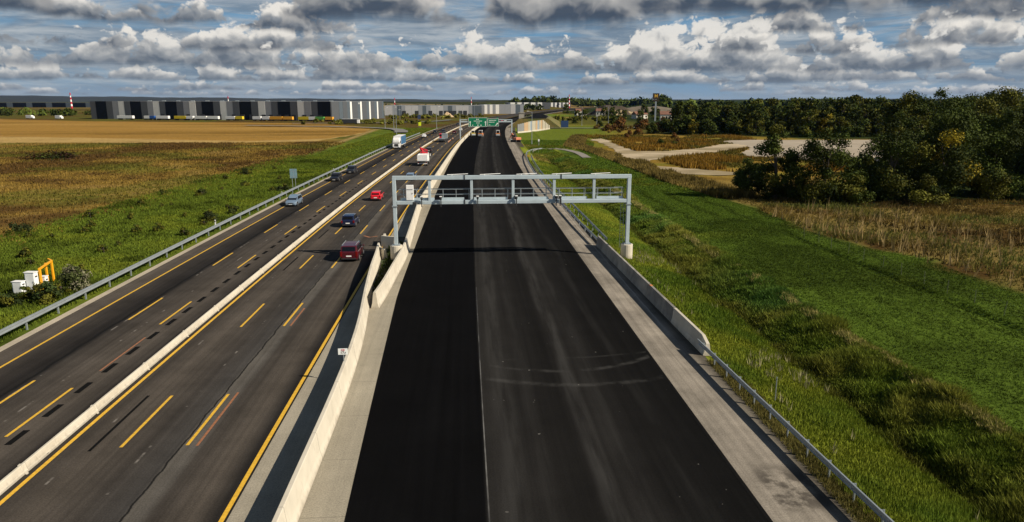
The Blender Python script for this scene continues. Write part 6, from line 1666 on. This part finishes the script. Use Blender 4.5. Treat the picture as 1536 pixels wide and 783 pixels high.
# left verge
rg9 = np.random.default_rng(99)
x, y, u = scatter(60000, -58, -31.7, 38, 220, offL, 9, 1.4)
edge = np.interp(y, BND_Y, BND_X); k = x > edge - 6 * rg9.random(len(x)) ** 2 - 0.5; x, y = x[k], y[k]
n2 = fbm(x, y, 6.0, 4, 41); n3 = fbm(x * 0.7, y, 13.0, 5, 51)
f = sstep(0.0, .5, n2 + .5 * n3); g2 = sstep(.05, .45, -n2 + .4 * n3)
cc = colmix(G_VERGE * 1.1, G_VERGE * np.array([1.4, 1.25, 1.1]), f); cc = cc * (1 - g2[:, None]) + g2[:, None] * (G_VERGE * 0.55)
tufts('verge_grass', x, y, 0.20 + 0.12 * g2 + 0.0008 * y, 0.09 + 0.0009 * y, cc, seed=9, nb=3, cv=0.5)
x, y, u = scatter(46000, -175, -46, 85, 290, lambda q: q * 0, 10, 1.2)
edge = np.interp(y, BND_Y, BND_X); k = x < edge + 7 * rg9.random(len(x)) ** 2.5; x, y = x[k], y[k]
n1 = fbm(x, y, 26.0, 5, 31); n2 = fbm(x, y, 6.0, 4, 41); n3 = fbm(x * 0.7, y, 13.0, 5, 51)
f = sstep(-.15, .3, n3 + .3 * n2); g2 = sstep(.25, .6, n3 + .45 * n1)
cc = colmix(BROWN * 1.1, OCHRE * 1.2, f); g3 = sstep(0.0, .35, n1 - .2 * n3) * .5
cc = cc * (1 - g2[:, None]) + g2[:, None] * STRAW * np.array([.55, .55, .45]); cc = cc * (1 - g3[:, None]) + g3[:, None] * OLIVE * np.array([1.1, 1.35, 1.0])
tufts('meadow_weeds', x, y, 0.22 + 0.0012 * y, 0.12 + 0.001 * y, cc, seed=10, nb=3, cv=0.5)
# weeds along the guardrail foot and in the barrier pocket
x, y, u = scatter(5000, 15.0, 16.3, 20, 41, offR, 11, 1.0)
tufts('rail_weeds', x, y, np.full(len(x), .28), np.full(len(x), .05), np.tile(np.array([[0.15, 0.13, 0.04]]), (len(x), 1)), seed=11)
rg_ = np.random.default_rng(12); t_ = rg_.random(500); y = 58 + 22 * t_; x = np.interp(y, [58, 62, 70, 78, 84], [-7.35, -7.3, -7.5, -7.6, -7.3]) + (rg_.random(500) - .5) * 1.3
tufts('pocket_weeds', x, y, np.full(500, .35), np.full(500, .08), np.tile(np.array([[0.035, 0.05, 0.012]]), (500, 1)), seed=12, zoff=0.06)
print('forest', cnt, 'objects', len(scene.objects))

# ------------------------------------------------------------------ thin haze over the far country
hm = bpy.data.materials.new('thin_haze'); hm.use_nodes = True
ht = NT(hm.node_tree)
for n in list(ht.n): ht.n.remove(n)
pv = ht.new('ShaderNodeVolumePrincipled'); pv.inputs['Color'].default_value = (0.14, 0.34, 1.0, 1); pv.inputs['Density'].default_value = 0.000012; pv.inputs['Anisotropy'].default_value = 0.2
ho = ht.new('ShaderNodeOutputMaterial'); ht.l.new(pv.outputs[0], ho.inputs['Volume'])
mb = MB(); mb.box((0, 3700, 45), (15400, 7700, 110)); hb_ = mb.build('haze', hm); hb_['kind'] = 'stuff'
